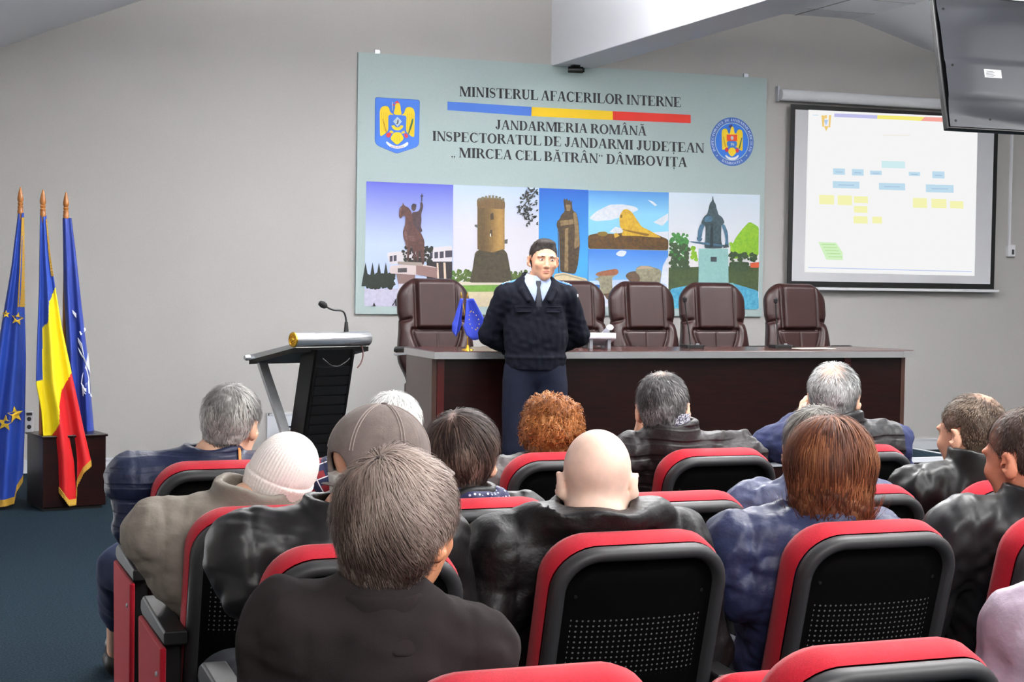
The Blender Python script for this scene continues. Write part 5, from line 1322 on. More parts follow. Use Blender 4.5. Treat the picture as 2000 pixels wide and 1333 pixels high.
# ---- seated audience
def seated(key, label, head, yaw, pitch=0.0, roll=0.0, sc=1.0, skin_c=(226, 176, 148), jacket=None, jm=None, dy=.235, sh=None, sh_z=-.145, sh_w=.175, turn=None,
           elbows=(None, None), hands=(None, None), collar=.05, collar_r=.074, puff=0.0, puff_dir='z', fold=.005, hood=False, bulk=1.0, jh=.007, body_h=.006, seedv=1, trousers=(36, 38, 46), collar_tilt=.0, neck_r=.056, coat_low=.40, face=False, vest=None, name_j='jacket', es=.085, seam=.004, lknee=None, lfoot=None, sh_tilt=0.0):
    seat = SEAT_POS[key]
    root = empty('person', (seat.x, seat.y + .25, 0), label=label, cat='person', group='seated audience')
    org = nv(*root.location)
    Y = seat.y + dy
    t = U(head[0], head[1], 1, Y)
    H = nv(t.x, t.y, t.z - .126 * sc)
    vy = view_yaw(H); a = vy + math.radians(yaw)
    R = rot(a, math.radians(pitch), math.radians(roll)); F = (R, H)
    tn = vy * .35 if turn is None else math.radians(turn)
    right = nv(math.cos(tn), -math.sin(tn), 0); fwd = nv(math.sin(tn), math.cos(tn), 0)
    shc = H + nv(0, -.035, sh_z * sc)
    if sh is not None: q = U(sh, 900, 1, shc[1]); shc[0] = q.x
    else: shc[0] = .75 * H[0] + .25 * seat.x
    shc[1] = max(shc[1], seat.y + .215)
    pel = nv(seat.x, seat.y + .36, .50)
    ne = (shc + nv(0, .0, .055)) * .35 + (H + R @ nv(0, -.045, -.10) * sc) * .65; ne[2] = shc[2] + .06
    S_ = {}
    for i, s in ((0, -1), (1, 1)):
        sj = shc + right * s * sh_w - nv(0, 0, s * sh_tilt)
        el = nv(*U(elbows[i][0], elbows[i][1], 1, Y + elbows[i][2])) if elbows[i] else sj + right * s * es + fwd * .05 + nv(0, 0, -.27)
        wr = nv(*U(hands[i][0], hands[i][1], 1, Y + hands[i][2])) if hands[i] else el + fwd * .23 - right * s * .13 + nv(0, 0, min(0, .64 - el[2]))
        S_[s] = (sj, el, wr)
    hipw = .095
    legs = {s: (pel + right * s * hipw, pel + right * s * .13 + nv(0, .40, .0), pel + right * s * .13 + nv(0, .46, -.41)) for s in (-1, 1)}
    if lfoot: legs[-1] = (legs[-1][0], nv(*U(lknee[0], lknee[1], 1, lknee[2])), nv(*U(lfoot[0], lfoot[1], 2, .09)))
    # continuous skin body
    P = [H, pel, *S_[-1], *S_[1], *legs[-1], *legs[1]]
    lo = np.min(P, 0) - .20; hi = np.max(P, 0) + .20; lo[2] = .0; hi[2] = H[2] + .16
    B = Sdf(lo, hi, body_h)
    head_sdf(B, F, sc, neck_to=ne, neck_r=neck_r, face=face)
    B.cone(shc + nv(0, 0, -.06), pel, .10, .105, None, .05, flat=(fwd, .8)); B.cone(shc - right * sh_w * .8, shc + right * sh_w * .8, .045, .045, None, .05)
    for s in (-1, 1):
        sj, el, wr = S_[s]; B.chain([sj, el, wr], [.045, .036, .026], .025)
        d = wr - el; d /= np.linalg.norm(d)
        if hands[(s + 1) // 2]: hv = hands[(s + 1) // 2]; hf, hp = nv(*hv[3]), nv(*hv[4]); hcurl = hv[5]
        else: hf, hp, hcurl = d * .8 + nv(0, .2, -.2), nv(0, 0, -1) + right * -s * .5, .55
        hand_sdf(B, wr, hf, hp, nv(0, 0, 1) - right * s, hcurl)
        h_, k_, f_ = legs[s]; B.chain([h_, k_, f_], [.065, .048, .036], .03); B.cone(f_ + nv(0, .0, -.03), f_ + nv(0, .12, -.045), .03, .028, None, .02)
    pts, quads = B.mesh()
    mesh_obj('body', pts, quads, skin(skin_c), root, org)
    # trousers and shoes
    T = Sdf(nv(*(np.min([legs[-1][0], legs[1][0], legs[-1][2], legs[1][2]], 0) - .16)), np.max([legs[-1][0], legs[1][1], legs[1][2], legs[-1][1]], 0) + .16, .012)
    T.cone(pel - right * .07, pel + right * .07, .115, .115, None, .04)
    for s in (-1, 1): h_, k_, f_ = legs[s]; T.chain([h_, k_, f_ + nv(0, 0, .03)], [.095, .075, .062], .03)
    T.displace(waves(seedv + 2, .004, 45), .03); pts, quads = T.mesh(); mesh_obj('trousers', pts, quads, mat('trousers_%02x%02x%02x' % trousers, trousers, .85, bump=(300, .3, .002)), root, org)
    for s in (-1, 1):
        f_ = legs[s][2]; W = Sdf(f_ + nv(-.07, -.10, -.10), f_ + nv(.07, .24, .08), .009)
        W.cone(f_ + nv(0, -.01, -.045), f_ + nv(0, .15, -.055), .043, .036, None, .02); W.cone(f_ + nv(0, 0, -.03), f_ + nv(0, 0, .03), .042, .045, None, .02)
        W.cut(lambda P_: .006 - P_[:, 2]); pts, quads = W.mesh(); mesh_obj('shoe', pts, quads, mat('shoe_leather', (30, 27, 25), .4), root, org)
    # upper garment
    P = [ne, pel, *S_[-1], *S_[1]]
    lo = np.min(P, 0) - .17; hi = np.max(P, 0) + .17; lo[2] = max(lo[2], .34); hi[2] = ne[2] + .14
    J = Sdf(lo, hi, jh); b = bulk
    mid = shc * .45 + pel * .55
    J.cone(shc + nv(0, -.0, -.10), mid, .15 * b, .155 * b, None, .05, flat=(fwd, .72)); J.cone(mid, pel + nv(0, 0, -.02), .155 * b, .165 * b, None, .05, flat=(fwd, .8))
    J.cone(shc - right * (sh_w - .01) + nv(0, 0, -.01 + sh_tilt), shc + right * (sh_w - .01) + nv(0, 0, -.01 - sh_tilt), .066 * b, .066 * b, None, .06)
    J.cone(shc + nv(0, .0, -.03), ne, .12 * b, .068, None, .05)
    for s in (-1, 1):
        sj, el, wr = S_[s]; J.cone(ne + nv(0, -.01, -.03), sj + nv(0, 0, -.005), .062, .064 * b, None, .05)
        J.chain([sj + nv(0, 0, -.012), el], [.072 * b, .062 * b], .04); J.chain([el, el + (wr - el) * .93], [.062 * b, .046 * b], .03)
    up = R @ nv(0, -.25 + collar_tilt, 1); up = up * .4 + nv(0, -.05, 1) * .6; up /= np.linalg.norm(up)
    if hood:
        for k in range(9):
            u = (k - 4) / 4; c = ne + right * u * .125 - fwd * (.095 * math.cos(u * 1.3) - .02) + nv(0, 0, .028 - .035 * abs(u))
            J.ell(c, (.058, .05, .045), None, .03)
        J.cone(ne - fwd * .09 + nv(0, 0, -.01), shc - fwd * .06 + nv(0, 0, -.06), .05, .07, None, .05, flat=(fwd, .5))
    zc = shc[2]
    def shape(Pq):
        o = waves(seedv, fold, 38, 7, (1, 1, .8))(Pq) + waves(seedv + 9, fold * .45, 95, 6)(Pq)
        for s in (-1, 1):                                              # armhole seams
            r_ = (Pq - S_[s][0]) @ right * s; o = o + seam * np.exp(-(((r_ + .012) / .0065) ** 2)) * (np.abs(Pq[:, 2] - S_[s][0][2]) < .16)
        if puff:
            arm = np.minimum(np.linalg.norm(Pq - (S_[-1][0] + S_[-1][1]) / 2, axis=1), np.linalg.norm(Pq - (S_[1][0] + S_[1][1]) / 2, axis=1))
            t_ = (Pq[:, 2] - zc) / .062 + .25 * np.sin(Pq[:, 0] * 16 + seedv) + .1 * np.sin(Pq[:, 0] * 47)
            o = o + puff * (1 - np.abs(np.sin(np.pi * t_)) ** .55) * (Pq[:, 2] < zc + .035)
        return o
    J.displace(shape, .03)
    if collar:
        J.cone(ne + up * -.03, ne + up * (collar + .05), collar_r + .022, collar_r + .008, None, .014)
        J.cut(lambda P_: np.where(np.linalg.norm((P_ - ne) - ((P_ - ne) @ up)[:, None] * up, axis=1) < collar_r + .05, (P_ - ne) @ up - collar - .006 * np.sin(P_[:, 0] * 40), -1), .004)
        J.cone(ne + nv(0, .01, -.05), ne + up * (collar + .12), collar_r - .014, collar_r - .004, None, .004, 's')
    J.cut(lambda P_: coat_low - P_[:, 2])
    pts, quads = J.mesh()
    if isinstance(jm, (list, tuple)):
        mesh_obj(name_j, pts, quads, jm[0], root, org, midx=jm[1](F, shc, S_, right, fwd))
    else: mesh_obj(name_j, pts, quads, jm, root, org)
    return dict(root=root, org=org, F=F, H=H, sc=sc, shc=shc, ne=ne, right=right, fwd=fwd, arms=S_, up=up, R=R)
def piece(p, name, fn, m, lo, hi, h=.005, disp=None, relax=1, n=1, **k):
    S = Sdf(p['H'] + nv(*lo), p['H'] + nv(*hi), h); fn(S)
    if disp: S.displace(disp, .03)
    pts, quads = S.mesh(); return mesh_obj(name, pts, quads, m, p['root'], p['org'], relax=relax, n=n, **k)

def nylon(name, c, rough=.5, b=.35, quilt=None): return mat(name, c, rough, bump=(60, b, .006), spec=.4, quilt=quilt)
def leather(name, c): return mat(name, c, .42, bump=(34, .22, .004), spec=.38)
# ------------------------------------------------------------------ the audience, row by row
SK = (228, 180, 152)
# front row
p = seated('s_grey', 'grey-haired man in a navy quilted jacket in the aisle seat, head turned to the speaker', (452, 757), 24, 6, 4, .98, SK, jm=nylon('navy_quilt', (26, 34, 62), quilt=(.045, .002)), puff=.006, sh=385, sh_w=.20, sh_z=-.15, collar=.035, collar_tilt=.1, seedv=11, trousers=(28, 42, 78), lknee=(236, 1110, -7.10), lfoot=(228, 1275), elbows=((262, 1030, .0), None), fold=.004)
make_hair(p['root'], p['org'], p['F'], short_hair(.008, -.058), [(172, 170, 166), (132, 130, 128), (200, 198, 194), (112, 110, 108)], 21, 3600, .032, .98, grav=.35, jitter=.35, width=.0014)
ne, R_h = p['ne'], p['R']
mb = MB(); mb.tube([Vector(p['ne'] - p['org'] + p['right'] * .075 + p['fwd'] * dd + nv(0, 0, zz)) for dd, zz in ((-.075, -.02), (-.06, .022), (-.02, .036), (.03, .02))], .007, 8, sy=.4); mb.build('neck_strap', mat('orange_strap', (206, 128, 52), .6), p['root'], smooth=True)

def plaid(c1, c2):
    m = mat('red_navy_plaid', c1, .85); nt = m.node_tree; b = nt.nodes['Principled BSDF']; tc = nt.nodes.new('ShaderNodeTexCoord')
    mp = nt.nodes.new('ShaderNodeMapping'); mp.inputs['Rotation'].default_value = (.3, .35, .5); nt.links.new(tc.outputs['Object'], mp.inputs[0])
    sp = nt.nodes.new('ShaderNodeSeparateXYZ'); nt.links.new(mp.outputs[0], sp.inputs[0])
    def band(o, s, w, ph):
        n = [nt.nodes.new('ShaderNodeMath') for _ in range(4)]
        n[0].operation = 'DIVIDE'; nt.links.new(o, n[0].inputs[0]); n[0].inputs[1].default_value = s
        n[1].operation = 'ADD'; nt.links.new(n[0].outputs[0], n[1].inputs[0]); n[1].inputs[1].default_value = 50 + ph
        n[2].operation = 'FRACT'; nt.links.new(n[1].outputs[0], n[2].inputs[0])
        n[3].operation = 'LESS_THAN'; nt.links.new(n[2].outputs[0], n[3].inputs[0]); n[3].inputs[1].default_value = w
        return n[3].outputs[0]
    cur = None
    for o, s, w, ph, c in (('X', .045, .5, 0, c2), ('Z', .045, .5, .2, c2), ('X', .045, .07, .6, (210, 205, 210)), ('Z', .045, .07, .75, (210, 205, 210)), ('X', .045, .05, .85, (8, 8, 14))):
        mx = nt.nodes.new('ShaderNodeMix'); mx.data_type = 'RGBA'; nt.links.new(band(sp.outputs[o], s, w, ph), mx.inputs[0])
        if cur is None: mx.inputs[6].default_value = rgb(c1)
        else: nt.links.new(cur, mx.inputs[6])
        mx.inputs[7].default_value = rgb(c); cur = mx.outputs[2]
    nt.links.new(cur, b.inputs['Base Color']); return m
p = seated('s_white', 'white-haired person in a red and navy plaid shirt, mostly hidden behind the grey cap', (768, 775), 5, 8, 0, .98, SK, jm=plaid((120, 20, 30), (20, 28, 62)), sh=738, sh_w=.19, collar=.03, seedv=12, fold=.004, elbows=((612, 960, .02), None))
make_hair(p['root'], p['org'], p['F'], short_hair(.013, -.06, -.005), [(226, 226, 224), (202, 200, 198), (240, 240, 238)], 22, 3000, .045, .98, grav=.4, jitter=.4, width=.0016)

p = seated('s_ginger', 'person with curly ginger hair and a fur-collared grey jacket', (1080, 776), 8, 4, 0, 1.0, SK, jm=nylon('grey_jacket', (92, 88, 88)), sh=1060, sh_w=.165, collar=.03, seedv=13)
def curls(S, F, sc):
    g = np.random.default_rng(5)
    S.ell([0, -.014, .034], [.090, .108, .092], F, 0); S.cone([0, -.055, -.01], [0, -.05, -.055], .07, .066, F, .03)
    for k in range(150):
        d = g.normal(size=3); d /= np.linalg.norm(d)
        if d[1] > .45 and d[2] < .5: continue
        if d[2] < -.6: continue
        S.ell(nv(0, -.014, .026) + d * nv(.090, .106, .096), [g.uniform(.012, .02)] * 3, F, .012)
    S.cut(lambda P: np.maximum(np.interp(((P - F[1]) @ F[0])[:, 1], [-.1, 0, .05, .1], [-.10, -.09, .02, .07]) - ((P - F[1]) @ F[0])[:, 2], -1), .01)
make_hair(p['root'], p['org'], p['F'], curls, [(146, 88, 44), (178, 112, 60), (112, 62, 30), (196, 134, 82)], 23, 3800, .034, 1.0, disp=.004, grav=.1, jitter=1.0, width=.0016, curl=.004, lift=.005)
def fur(S):
    for k in range(11):
        u = (k - 5) / 5; S.ell(p['ne'] + p['right'] * (.11 * u - .03) - p['fwd'] * (.09 * math.cos(u * 1.2) - .03) + nv(0, 0, -.018 - .05 * (u < 0) * abs(u)), (.04, .035, .036), None, .03)
piece(p, 'fur_collar', fur, mat('tan_fur', (158, 142, 108), .95, var=(120, (112, 98, 66), .25), bump=(240, 1.0, .012)), (-.3, -.25, -.35), (.25, .25, 0), disp=waves(4, .006, 170, 8))

p = seated('s_lean', 'grey-haired man in a charcoal quilted jacket resting his face on his hand', (1296, 733), 4, 4, -3, 1.0, SK, jm=nylon('charcoal_quilt', (34, 29, 31), quilt=(.05, .003)), puff=.007, sh=1345, sh_w=.20, collar=.06, collar_r=.08, seedv=14, fold=.006,
           elbows=((1222, 985, .12), None), hands=((1248, 862, .17, (.15, .1, 1), (.7, -.6, 0), .9), None))
th = Thin((214, 170, 146), [((0, -.03, .128), (.035, .04, .03), .45)])
make_hair(p['root'], p['org'], p['F'], short_hair(.007, -.055), [(104, 102, 102), (72, 70, 72), (150, 148, 148), (54, 52, 54)], 24, 3800, .028, 1.0, thin=th, grav=.35, jitter=.35, width=.0013)
def shirtband(S):
    S.cone(p['ne'] + p['up'] * .02, p['ne'] + p['up'] * .072, .066, .064, None, 0); S.cone(p['ne'], p['ne'] + p['up'] * .12, .060, .059, None, .003, 's')
piece(p, 'shirt_collar', shirtband, mat('checked_shirt', (190, 188, 196), .8, var=(260, (60, 60, 80), .05)), (-.15, -.2, -.3), (.15, .15, 0), .004)

p = seated('s_hand', 'silver-haired man in a dark vest holding his left hand up to his ear', (1630, 715), 3, 2, 0, 1.0, SK, jm=[[nylon('dark_vest', (30, 29, 31), quilt=(.05, .003)), nylon('navy_sleeve', (34, 42, 82), .8)], lambda F, shc, A, right, fwd: (lambda C: (np.abs((C - shc) @ right) > .205) | (np.min([np.linalg.norm(C - (A[-1][1] * t + A[-1][2] * (1 - t)), axis=1) for t in (0, .3, .6, 1)], 0) < .085))],
           puff=.006, sh=1648, sh_w=.185, collar=.06, collar_r=.082, seedv=15, elbows=((1506, 868, .10), None), hands=((1562, 822, .10, (.75, -.1, .55), (.7, .5, -.2), .45), None))
th = Thin((226, 184, 160), [((-.004, -.075, .105), (.045, .05, .05), .85)])
make_hair(p['root'], p['org'], p['F'], short_hair(.009, -.058), [(166, 166, 166), (128, 128, 128), (190, 190, 190), (104, 104, 104)], 25, 3600, .034, 1.0, thin=th, grav=.3, jitter=.35, width=.0014)

# second row
p = seated('s_knit', 'person in a white ribbed knit hat and beige padded coat', (546, 858), 18, 12, 24, .90, SK, jm=nylon('beige_coat', (124, 116, 106), .7), sh=458, sh_w=.19, sh_z=-.125, collar=.055, collar_r=.088, seedv=16, fold=.0045, elbows=((352, 1130, .0), None), bulk=1.14)
F, sc = p['F'], .90
def knit(S):
    S.ell([0, -.009, .041], [.083, .103, .097], F, 0); S.cone([0, -.027, .0], [0, -.027, -.018], .076, .073, F, .03)
    S.cut(lambda P: -(((P - F[1]) @ F[0])[:, 2] + .012 - .28 * ((P - F[1]) @ F[0])[:, 1] * 1.0 + .01), .006)
def ribs(P):
    q = (P - F[1]) @ F[0]; a = np.arctan2(q[:, 0], q[:, 1] + .02)
    brim = np.exp(-(((q[:, 2] - .26 * q[:, 1] - .022) / .004) ** 2))
    low = (q[:, 2] - .26 * q[:, 1]) < .022
    return -.0016 * np.cos(a * 62) * np.clip(np.hypot(q[:, 0], q[:, 1]) / .05, 0, 1) - .005 * low + .002 * brim
piece(p, 'knit_hat', knit, mat('cream_knit', (244, 234, 228), .95, bump=(340, .5, .003)), (-.15, -.17, -.12), (.15, .17, .18), .0026, disp=ribs)

p = seated('s_dark', 'dark-haired woman in a black jacket with a navy polka-dot scarf', (904, 817), 6, 5, 0, 1.0, SK, jm=nylon('black_jacket', (14, 13, 15)), sh=912, sh_w=.16, collar=.04, collar_r=.08, seedv=17, elbows=(None, None))
def full_hair(w=.016, back=-.085, top=.01):
    def fn(S, F, sc):
        S.ell([0, -.014 * sc, .040 * sc + top / 2], [(.077 + w) * sc, (.099 + w) * sc, (.087 + w) * sc + top / 2], F, 0)
        S.cone([0, -.045 * sc, -.0], [0, -.042 * sc, (back + .03) * sc], (.066 + w * .8) * sc, (.058 + w * .6) * sc, F, .03)
        def keep(P):
            q = (P - F[1]) @ F[0] / sc; return (np.interp(q[:, 1], [-.1, -.03, 0, .03, .06, .1], [back, back, -.03, .0, .04, .065]) - q[:, 2]) * sc
        S.cut(keep, .008)
    return fn
th = Thin((200, 170, 160), [((-.022, -.072, .122), (.012, .03, .03), .75)])
make_hair(p['root'], p['org'], p['F'], full_hair(.014, -.085), [(52, 40, 36), (84, 66, 58), (38, 30, 28), (124, 104, 94)], 26, 4200, .07, 1.0, thin=th, crown=(-.022, -.07, .14), grav=.6, jitter=.18, width=.0016)
def scarf(S):
    for k in range(9):
        u = (k - 3) / 4; S.ell(p['ne'] + p['right'] * (.085 * math.sin(u * 1.3) + .01) - p['fwd'] * .075 * math.cos(u * 1.3) + nv(0, 0, .012 - .015 * k / 8), (.03, .026, .022), None, .02)
    S.cone(p['ne'] + p['right'] * .10 - p['fwd'] * .02, p['ne'] + p['right'] * .125 - p['fwd'] * .05 + nv(0, 0, -.06), .028, .02, None, .02)
def polka(name, c, d, s):
    m = mat(name, c, .6); nt = m.node_tree; tc = nt.nodes.new('ShaderNodeTexCoord'); v = nt.nodes.new('ShaderNodeTexVoronoi'); v.inputs['Scale'].default_value = s; v.inputs['Randomness'].default_value = .3
    r = nt.nodes.new('ShaderNodeValToRGB'); r.color_ramp.interpolation = 'CONSTANT'; r.color_ramp.elements[0].color = rgb(d); r.color_ramp.elements[1].color = rgb(c); r.color_ramp.elements[1].position = .26
    nt.links.new(tc.outputs['Object'], v.inputs['Vector']); nt.links.new(v.outputs['Distance'], r.inputs[0]); nt.links.new(r.outputs[0], nt.nodes['Principled BSDF'].inputs['Base Color']); return m
piece(p, 'scarf', scarf, polka('polka_scarf', (20, 28, 74), (200, 205, 225), 75), (-.2, -.25, -.32), (.25, .2, -.03), .005, disp=waves(8, .004, 90))

p = seated('s_hidden', 'grey-haired person in a navy jacket hidden behind the woman with red-brown hair', (1592, 806), -2, 4, 0, 1.0, SK, jm=nylon('slate_navy_jacket', (60, 66, 96)), sh=1592, sh_w=.19, collar=.05, seedv=18, fold=.007)
make_hair(p['root'], p['org'], p['F'], full_hair(.01, -.07), [(112, 108, 102), (84, 80, 76), (138, 134, 128)], 27, 2600, .05, 1.0, grav=.4, jitter=.3, width=.0016)

p = seated('s_leather', 'short-haired man in a black leather jacket turned left, beside the right end of the desk', (1900, 775), -48, 4, 3, 1.03, (222, 168, 140), jm=leather('black_leather', (12, 12, 13)), sh=1905, sh_w=.185, collar=.06, collar_r=.085, collar_tilt=.15, seedv=19, fold=.006, neck_r=.063, face=True)
th = Thin((214, 170, 146), [((.01, -.05, .125), (.04, .06, .04), .7), ((-.075, .03, .03), (.03, .05, .05), .35)])
make_hair(p['root'], p['org'], p['F'], short_hair(.0045, -.05), [(96, 80, 66), (76, 62, 52), (120, 104, 90), (58, 46, 40)], 28, 6000, .014, 1.03, thin=th, grav=.2, jitter=.4, width=.0012, lift=.0015)

# third row
p = seated('s_cap', 'man in a taupe baseball cap and dark leather jacket, head turned right', (745, 800), 58, 6, 0, 1.06, (232, 170, 138), jm=leather('dark_leather', (24, 23, 24)), sh=668, sh_w=.205, collar=.045, collar_r=.088, seedv=20, fold=.0045, elbows=((492, 1150, -.02), None), bulk=1.05, neck_r=.06)
F, sc = p['F'], 1.06
M_cap = mat('taupe_twill', (124, 112, 106), .9, var=(40, (104, 92, 88), .3), bump=(420, .5, .002), sheen=.1)
def capz(q): return q[:, 2] - .30 * q[:, 1]
def dome(S):
    S.ell([0, -.008 * sc, .036 * sc], [.090 * sc, .110 * sc, .100 * sc], F, 0); S.cone([0, -.02, .0], [0, -.02, -.03], .088 * sc, .088 * sc, F, .02)
    S.cut(lambda P: -(capz((P - F[1]) @ F[0]) - .012), .004)
    S.ell([0, -.118 * sc, .0], [.040, .05, .034], F, .004, 's')
    S.ell([0, -.006 * sc, .030 * sc], [.084 * sc, .104 * sc, .094 * sc], F, 0, 's')
def seams(P):
    q = (P - F[1]) @ F[0]; a = np.arctan2(q[:, 0], q[:, 1] + .01); r = np.hypot(q[:, 0], q[:, 1])
    s = np.abs(((a / (math.pi / 3)) + .5) % 1 - .5) * (math.pi / 3) * r
    return -.0013 * np.exp(-((s - .004) / .0016) ** 2) - .0006 * np.exp(-(s / .0012) ** 2) * -1
piece(p, 'cap_crown', dome, M_cap, (-.16, -.18, -.12), (.16, .18, .18), .0034, disp=seams)
fr = lambda v: Vector(F[1] + F[0] @ nv(*v) - p['org'])
mb = MB()
def visor(u, v):
    a = (u - .5) * 2.3; r = .098 * sc + .075 * v * math.cos(a * .62) ** .6
    x, y = math.sin(a) * (.089 * sc + .02 * v), math.cos(a) * .098 * sc + .072 * v * math.cos(a * .75)
    return fr((x, y, .040 - .02 * v - .35 * x * x / .09 * .25 - .012 * v * v))
mb.grid(visor, 28, 10); mb.build('cap_visor', M_cap, p['root'], smooth=True, solid=.004)
mb = MB()
for k in range(6):
    for dx in (-.004, .004):
        L = []
        for j in range(13):
            t = math.radians(8 + 80 * j / 12); a = math.radians(30 + 60 * k) + dx / (.02 + .1 * math.sin(t))
            v = nv(.0907 * sc * math.sin(t) * math.sin(a), -.008 * sc + .1107 * sc * math.sin(t) * math.cos(a), .036 * sc + .1007 * sc * math.cos(t))
            if v[2] - .30 * v[1] > .014 and not (abs(v[0]) < .045 and v[1] < -.07 and v[2] < .036): L.append(fr(v))
        if len(L) > 2: mb.tube(L, .0016, 6)
mb.build('cap_seams', mat('taupe_stitch', (150, 138, 132), .9), p['root'], smooth=True)
mb = MB(); mb.lathe([(.0, .004), (.007, .002), (.0075, -.002), (.004, -.004)], 12, M=Matrix.Translation(fr((0, -.008 * sc, .137 * sc)))); mb.build('cap_button', mat('taupe_dark', (100, 88, 86), .9), p['root'], smooth=True)
mb = MB(); mb.tube([fr((.045 * math.sin(t), -.006 - .107 * sc * math.cos(t * .42), -.036 + .001 * t)) for t in [(k - 6) / 6 * 1.25 for k in range(13)]], .012, 8, sy=.25); mb.build('cap_strap', M_cap, p['root'], smooth=True)
def nape_hair(S, F, sc):
    short_hair(.005, -.05)(S, F, sc); S.cut(lambda P: capz((P - F[1]) @ F[0]) - .02, .003)
make_hair(p['root'], p['org'], F, nape_hair, [(216, 212, 206), (196, 192, 186), (230, 226, 220)], 29, 1600, .02, sc, strand=False)

p = seated('s_bald', 'bald man in a black hooded jacket', (1168, 839), 0, 3, 0, 1.0, (240, 204, 184), jm=nylon('black_nylon', (14, 12, 14)), sh=1165, sh_w=.20, sh_z=-.13, collar=.04, collar_r=.09, hood=True, seedv=31, fold=.005, neck_r=.066, bulk=1.08, elbows=((962, 1190, 0), None))

p = seated('s_bob', 'woman with a red-brown bob in a navy padded jacket', (1622, 822), -6, 4, 0, 1.03, (236, 188, 160), jm=nylon('navy_padded', (42, 48, 80)), sh=1592, sh_w=.18, collar=.0, collar_r=.088, puff=.004, seedv=32, sh_z=-.155, fold=.007, elbows=((1448, 1150, -.0), None), bulk=1.08)
def bob(S, F, sc):
    S.ell([0, -.014 * sc, .036 * sc], [.093 * sc, .113 * sc, .102 * sc], F, 0)
    for s in (-1, 1): S.cone([s * .03, -.035, .02], [s * .042, -.048, -.085], .068 * sc, .058 * sc, F, .04)
    S.cone([0, -.05, .02], [0, -.06, -.085], .07, .062, F, .03)
    S.ell([0, .09, -.05], [.064, .075, .11], F, .02, 's')
    S.cut(lambda P: np.interp(((P - F[1]) @ F[0])[:, 1], [-.12, .0, .1], [-.108, -.118, .03]) - ((P - F[1]) @ F[0])[:, 2], .012)
make_hair(p['root'], p['org'], p['F'], bob, [(94, 54, 36), (120, 72, 46), (70, 38, 26), (146, 96, 64)], 33, 8000, .10, 1.03, crown=(.0, -.04, .15), grav=.9, jitter=.10, width=.0015, lift=.004, hug=.45)
mb = MB(); mb.lathe([(0, -.009), (.007, -.007), (.009, 0), (.006, .007), (0, .009)], 10, M=Matrix.Translation(Vector(p['F'][1] + p['F'][0] @ nv(-.088, -.035, -.058) - p['org']))); mb.build('earring', mat('gold_metal', (220, 180, 90), .25, metal=1), p['root'], smooth=True)

p = seated('s_edge', 'dark-haired man in a dark leather jacket at the right edge, facing left', (2010, 802), -52, 6, 0, 1.06, (214, 140, 110), jm=leather('charcoal_leather', (30, 31, 33)), sh=2030, sh_w=.20, collar=.05, collar_r=.085, seedv=34, fold=.006, neck_r=.064, face=True)
th = Thin((206, 140, 112), [((-.07, .05, .06), (.03, .04, .05), .5), ((-.03, .06, .12), (.03, .04, .03), .4)])
make_hair(p['root'], p['org'], p['F'], short_hair(.005, -.052), [(62, 48, 44), (88, 72, 64), (46, 36, 34), (120, 104, 94)], 35, 4000, .022, 1.06, thin=th, grav=.2, jitter=.4, width=.0012, lift=.0015)

# nearest row
p = seated('s_lav', 'person in a lavender padded jacket, only a shoulder in the lower right corner', (2260, 930), -10, 4, 0, 1.0, SK, jm=nylon('lavender_jacket', (158, 142, 158)), sh=2235, sh_w=.20, collar=.05, seedv=36, fold=.006, bulk=1.1)
make_hair(p['root'], p['org'], p['F'], full_hair(.012, -.08), [(90, 76, 66), (120, 104, 92)], 37, 1200, .06, 1.0)

p = seated('s_hair', 'nearest person, grey-brown tousled hair and a charcoal blazer, back to the camera', (780, 893), 30, 2, 5, .95, (214, 150, 112), jm=mat('charcoal_wool', (36, 30, 31), .95, bump=(700, .35, .002), spec=.2), sh=756, sh_w=.142, sh_z=-.17, sh_tilt=.028, es=.02, collar=0, collar_r=.068, seedv=38, fold=.0045, seam=.0025, jh=.006, dy=.235, bulk=.96)
def tousled(S, F, sc):
    g = np.random.default_rng(9)
    S.ell([0, -.014 * sc, .038 * sc], [.086 * sc, .107 * sc, .096 * sc], F, 0); S.cone([0, -.046, .0], [0, -.046, -.105], .068, .056, F, .03)
    for k in range(70):
        d = g.normal(size=3); d /= np.linalg.norm(d)
        if d[1] > .5: continue
        S.ell((nv(0, -.016, .024) + d * nv(.070, .088, .088)) * sc, [g.uniform(.014, .024), g.uniform(.014, .024), g.uniform(.02, .034)], F, .018)
    S.ell([.096, .0, -.014], [.032, .050, .046], F, .006, 's')
    def keep(P):
        q = (P - F[1]) @ F[0] / sc; return (np.interp(q[:, 1], [-.12, -.05, -.005, .03, .06, .1], [-.132, -.126, -.05, .0, .05, .075]) - q[:, 2]) * sc
    S.cut(keep, .01)
th = Thin((206, 176, 166), [((-.035, -.085, .10), (.014, .03, .035), .85), ((-.02, -.10, .06), (.018, .03, .03), .6), ((.01, -.04, .135), (.02, .03, .02), .4)])
make_hair(p['root'], p['org'], p['F'], tousled, [(118, 101, 92), (140, 124, 115), (86, 70, 64), (160, 148, 140), (66, 53, 48)], 39, 17000, .055, .95, grey=Thin((196, 186, 180), [((.04, -.04, .10), (.065, .08, .07), .9), ((.065, -.06, .05), (.035, .05, .06), .75)]), h=.0035, thin=th, crown=(-.03, -.08, .14), grav=.55, jitter=.24, flow=.55, width=.0007, lift=.006, steps=6)
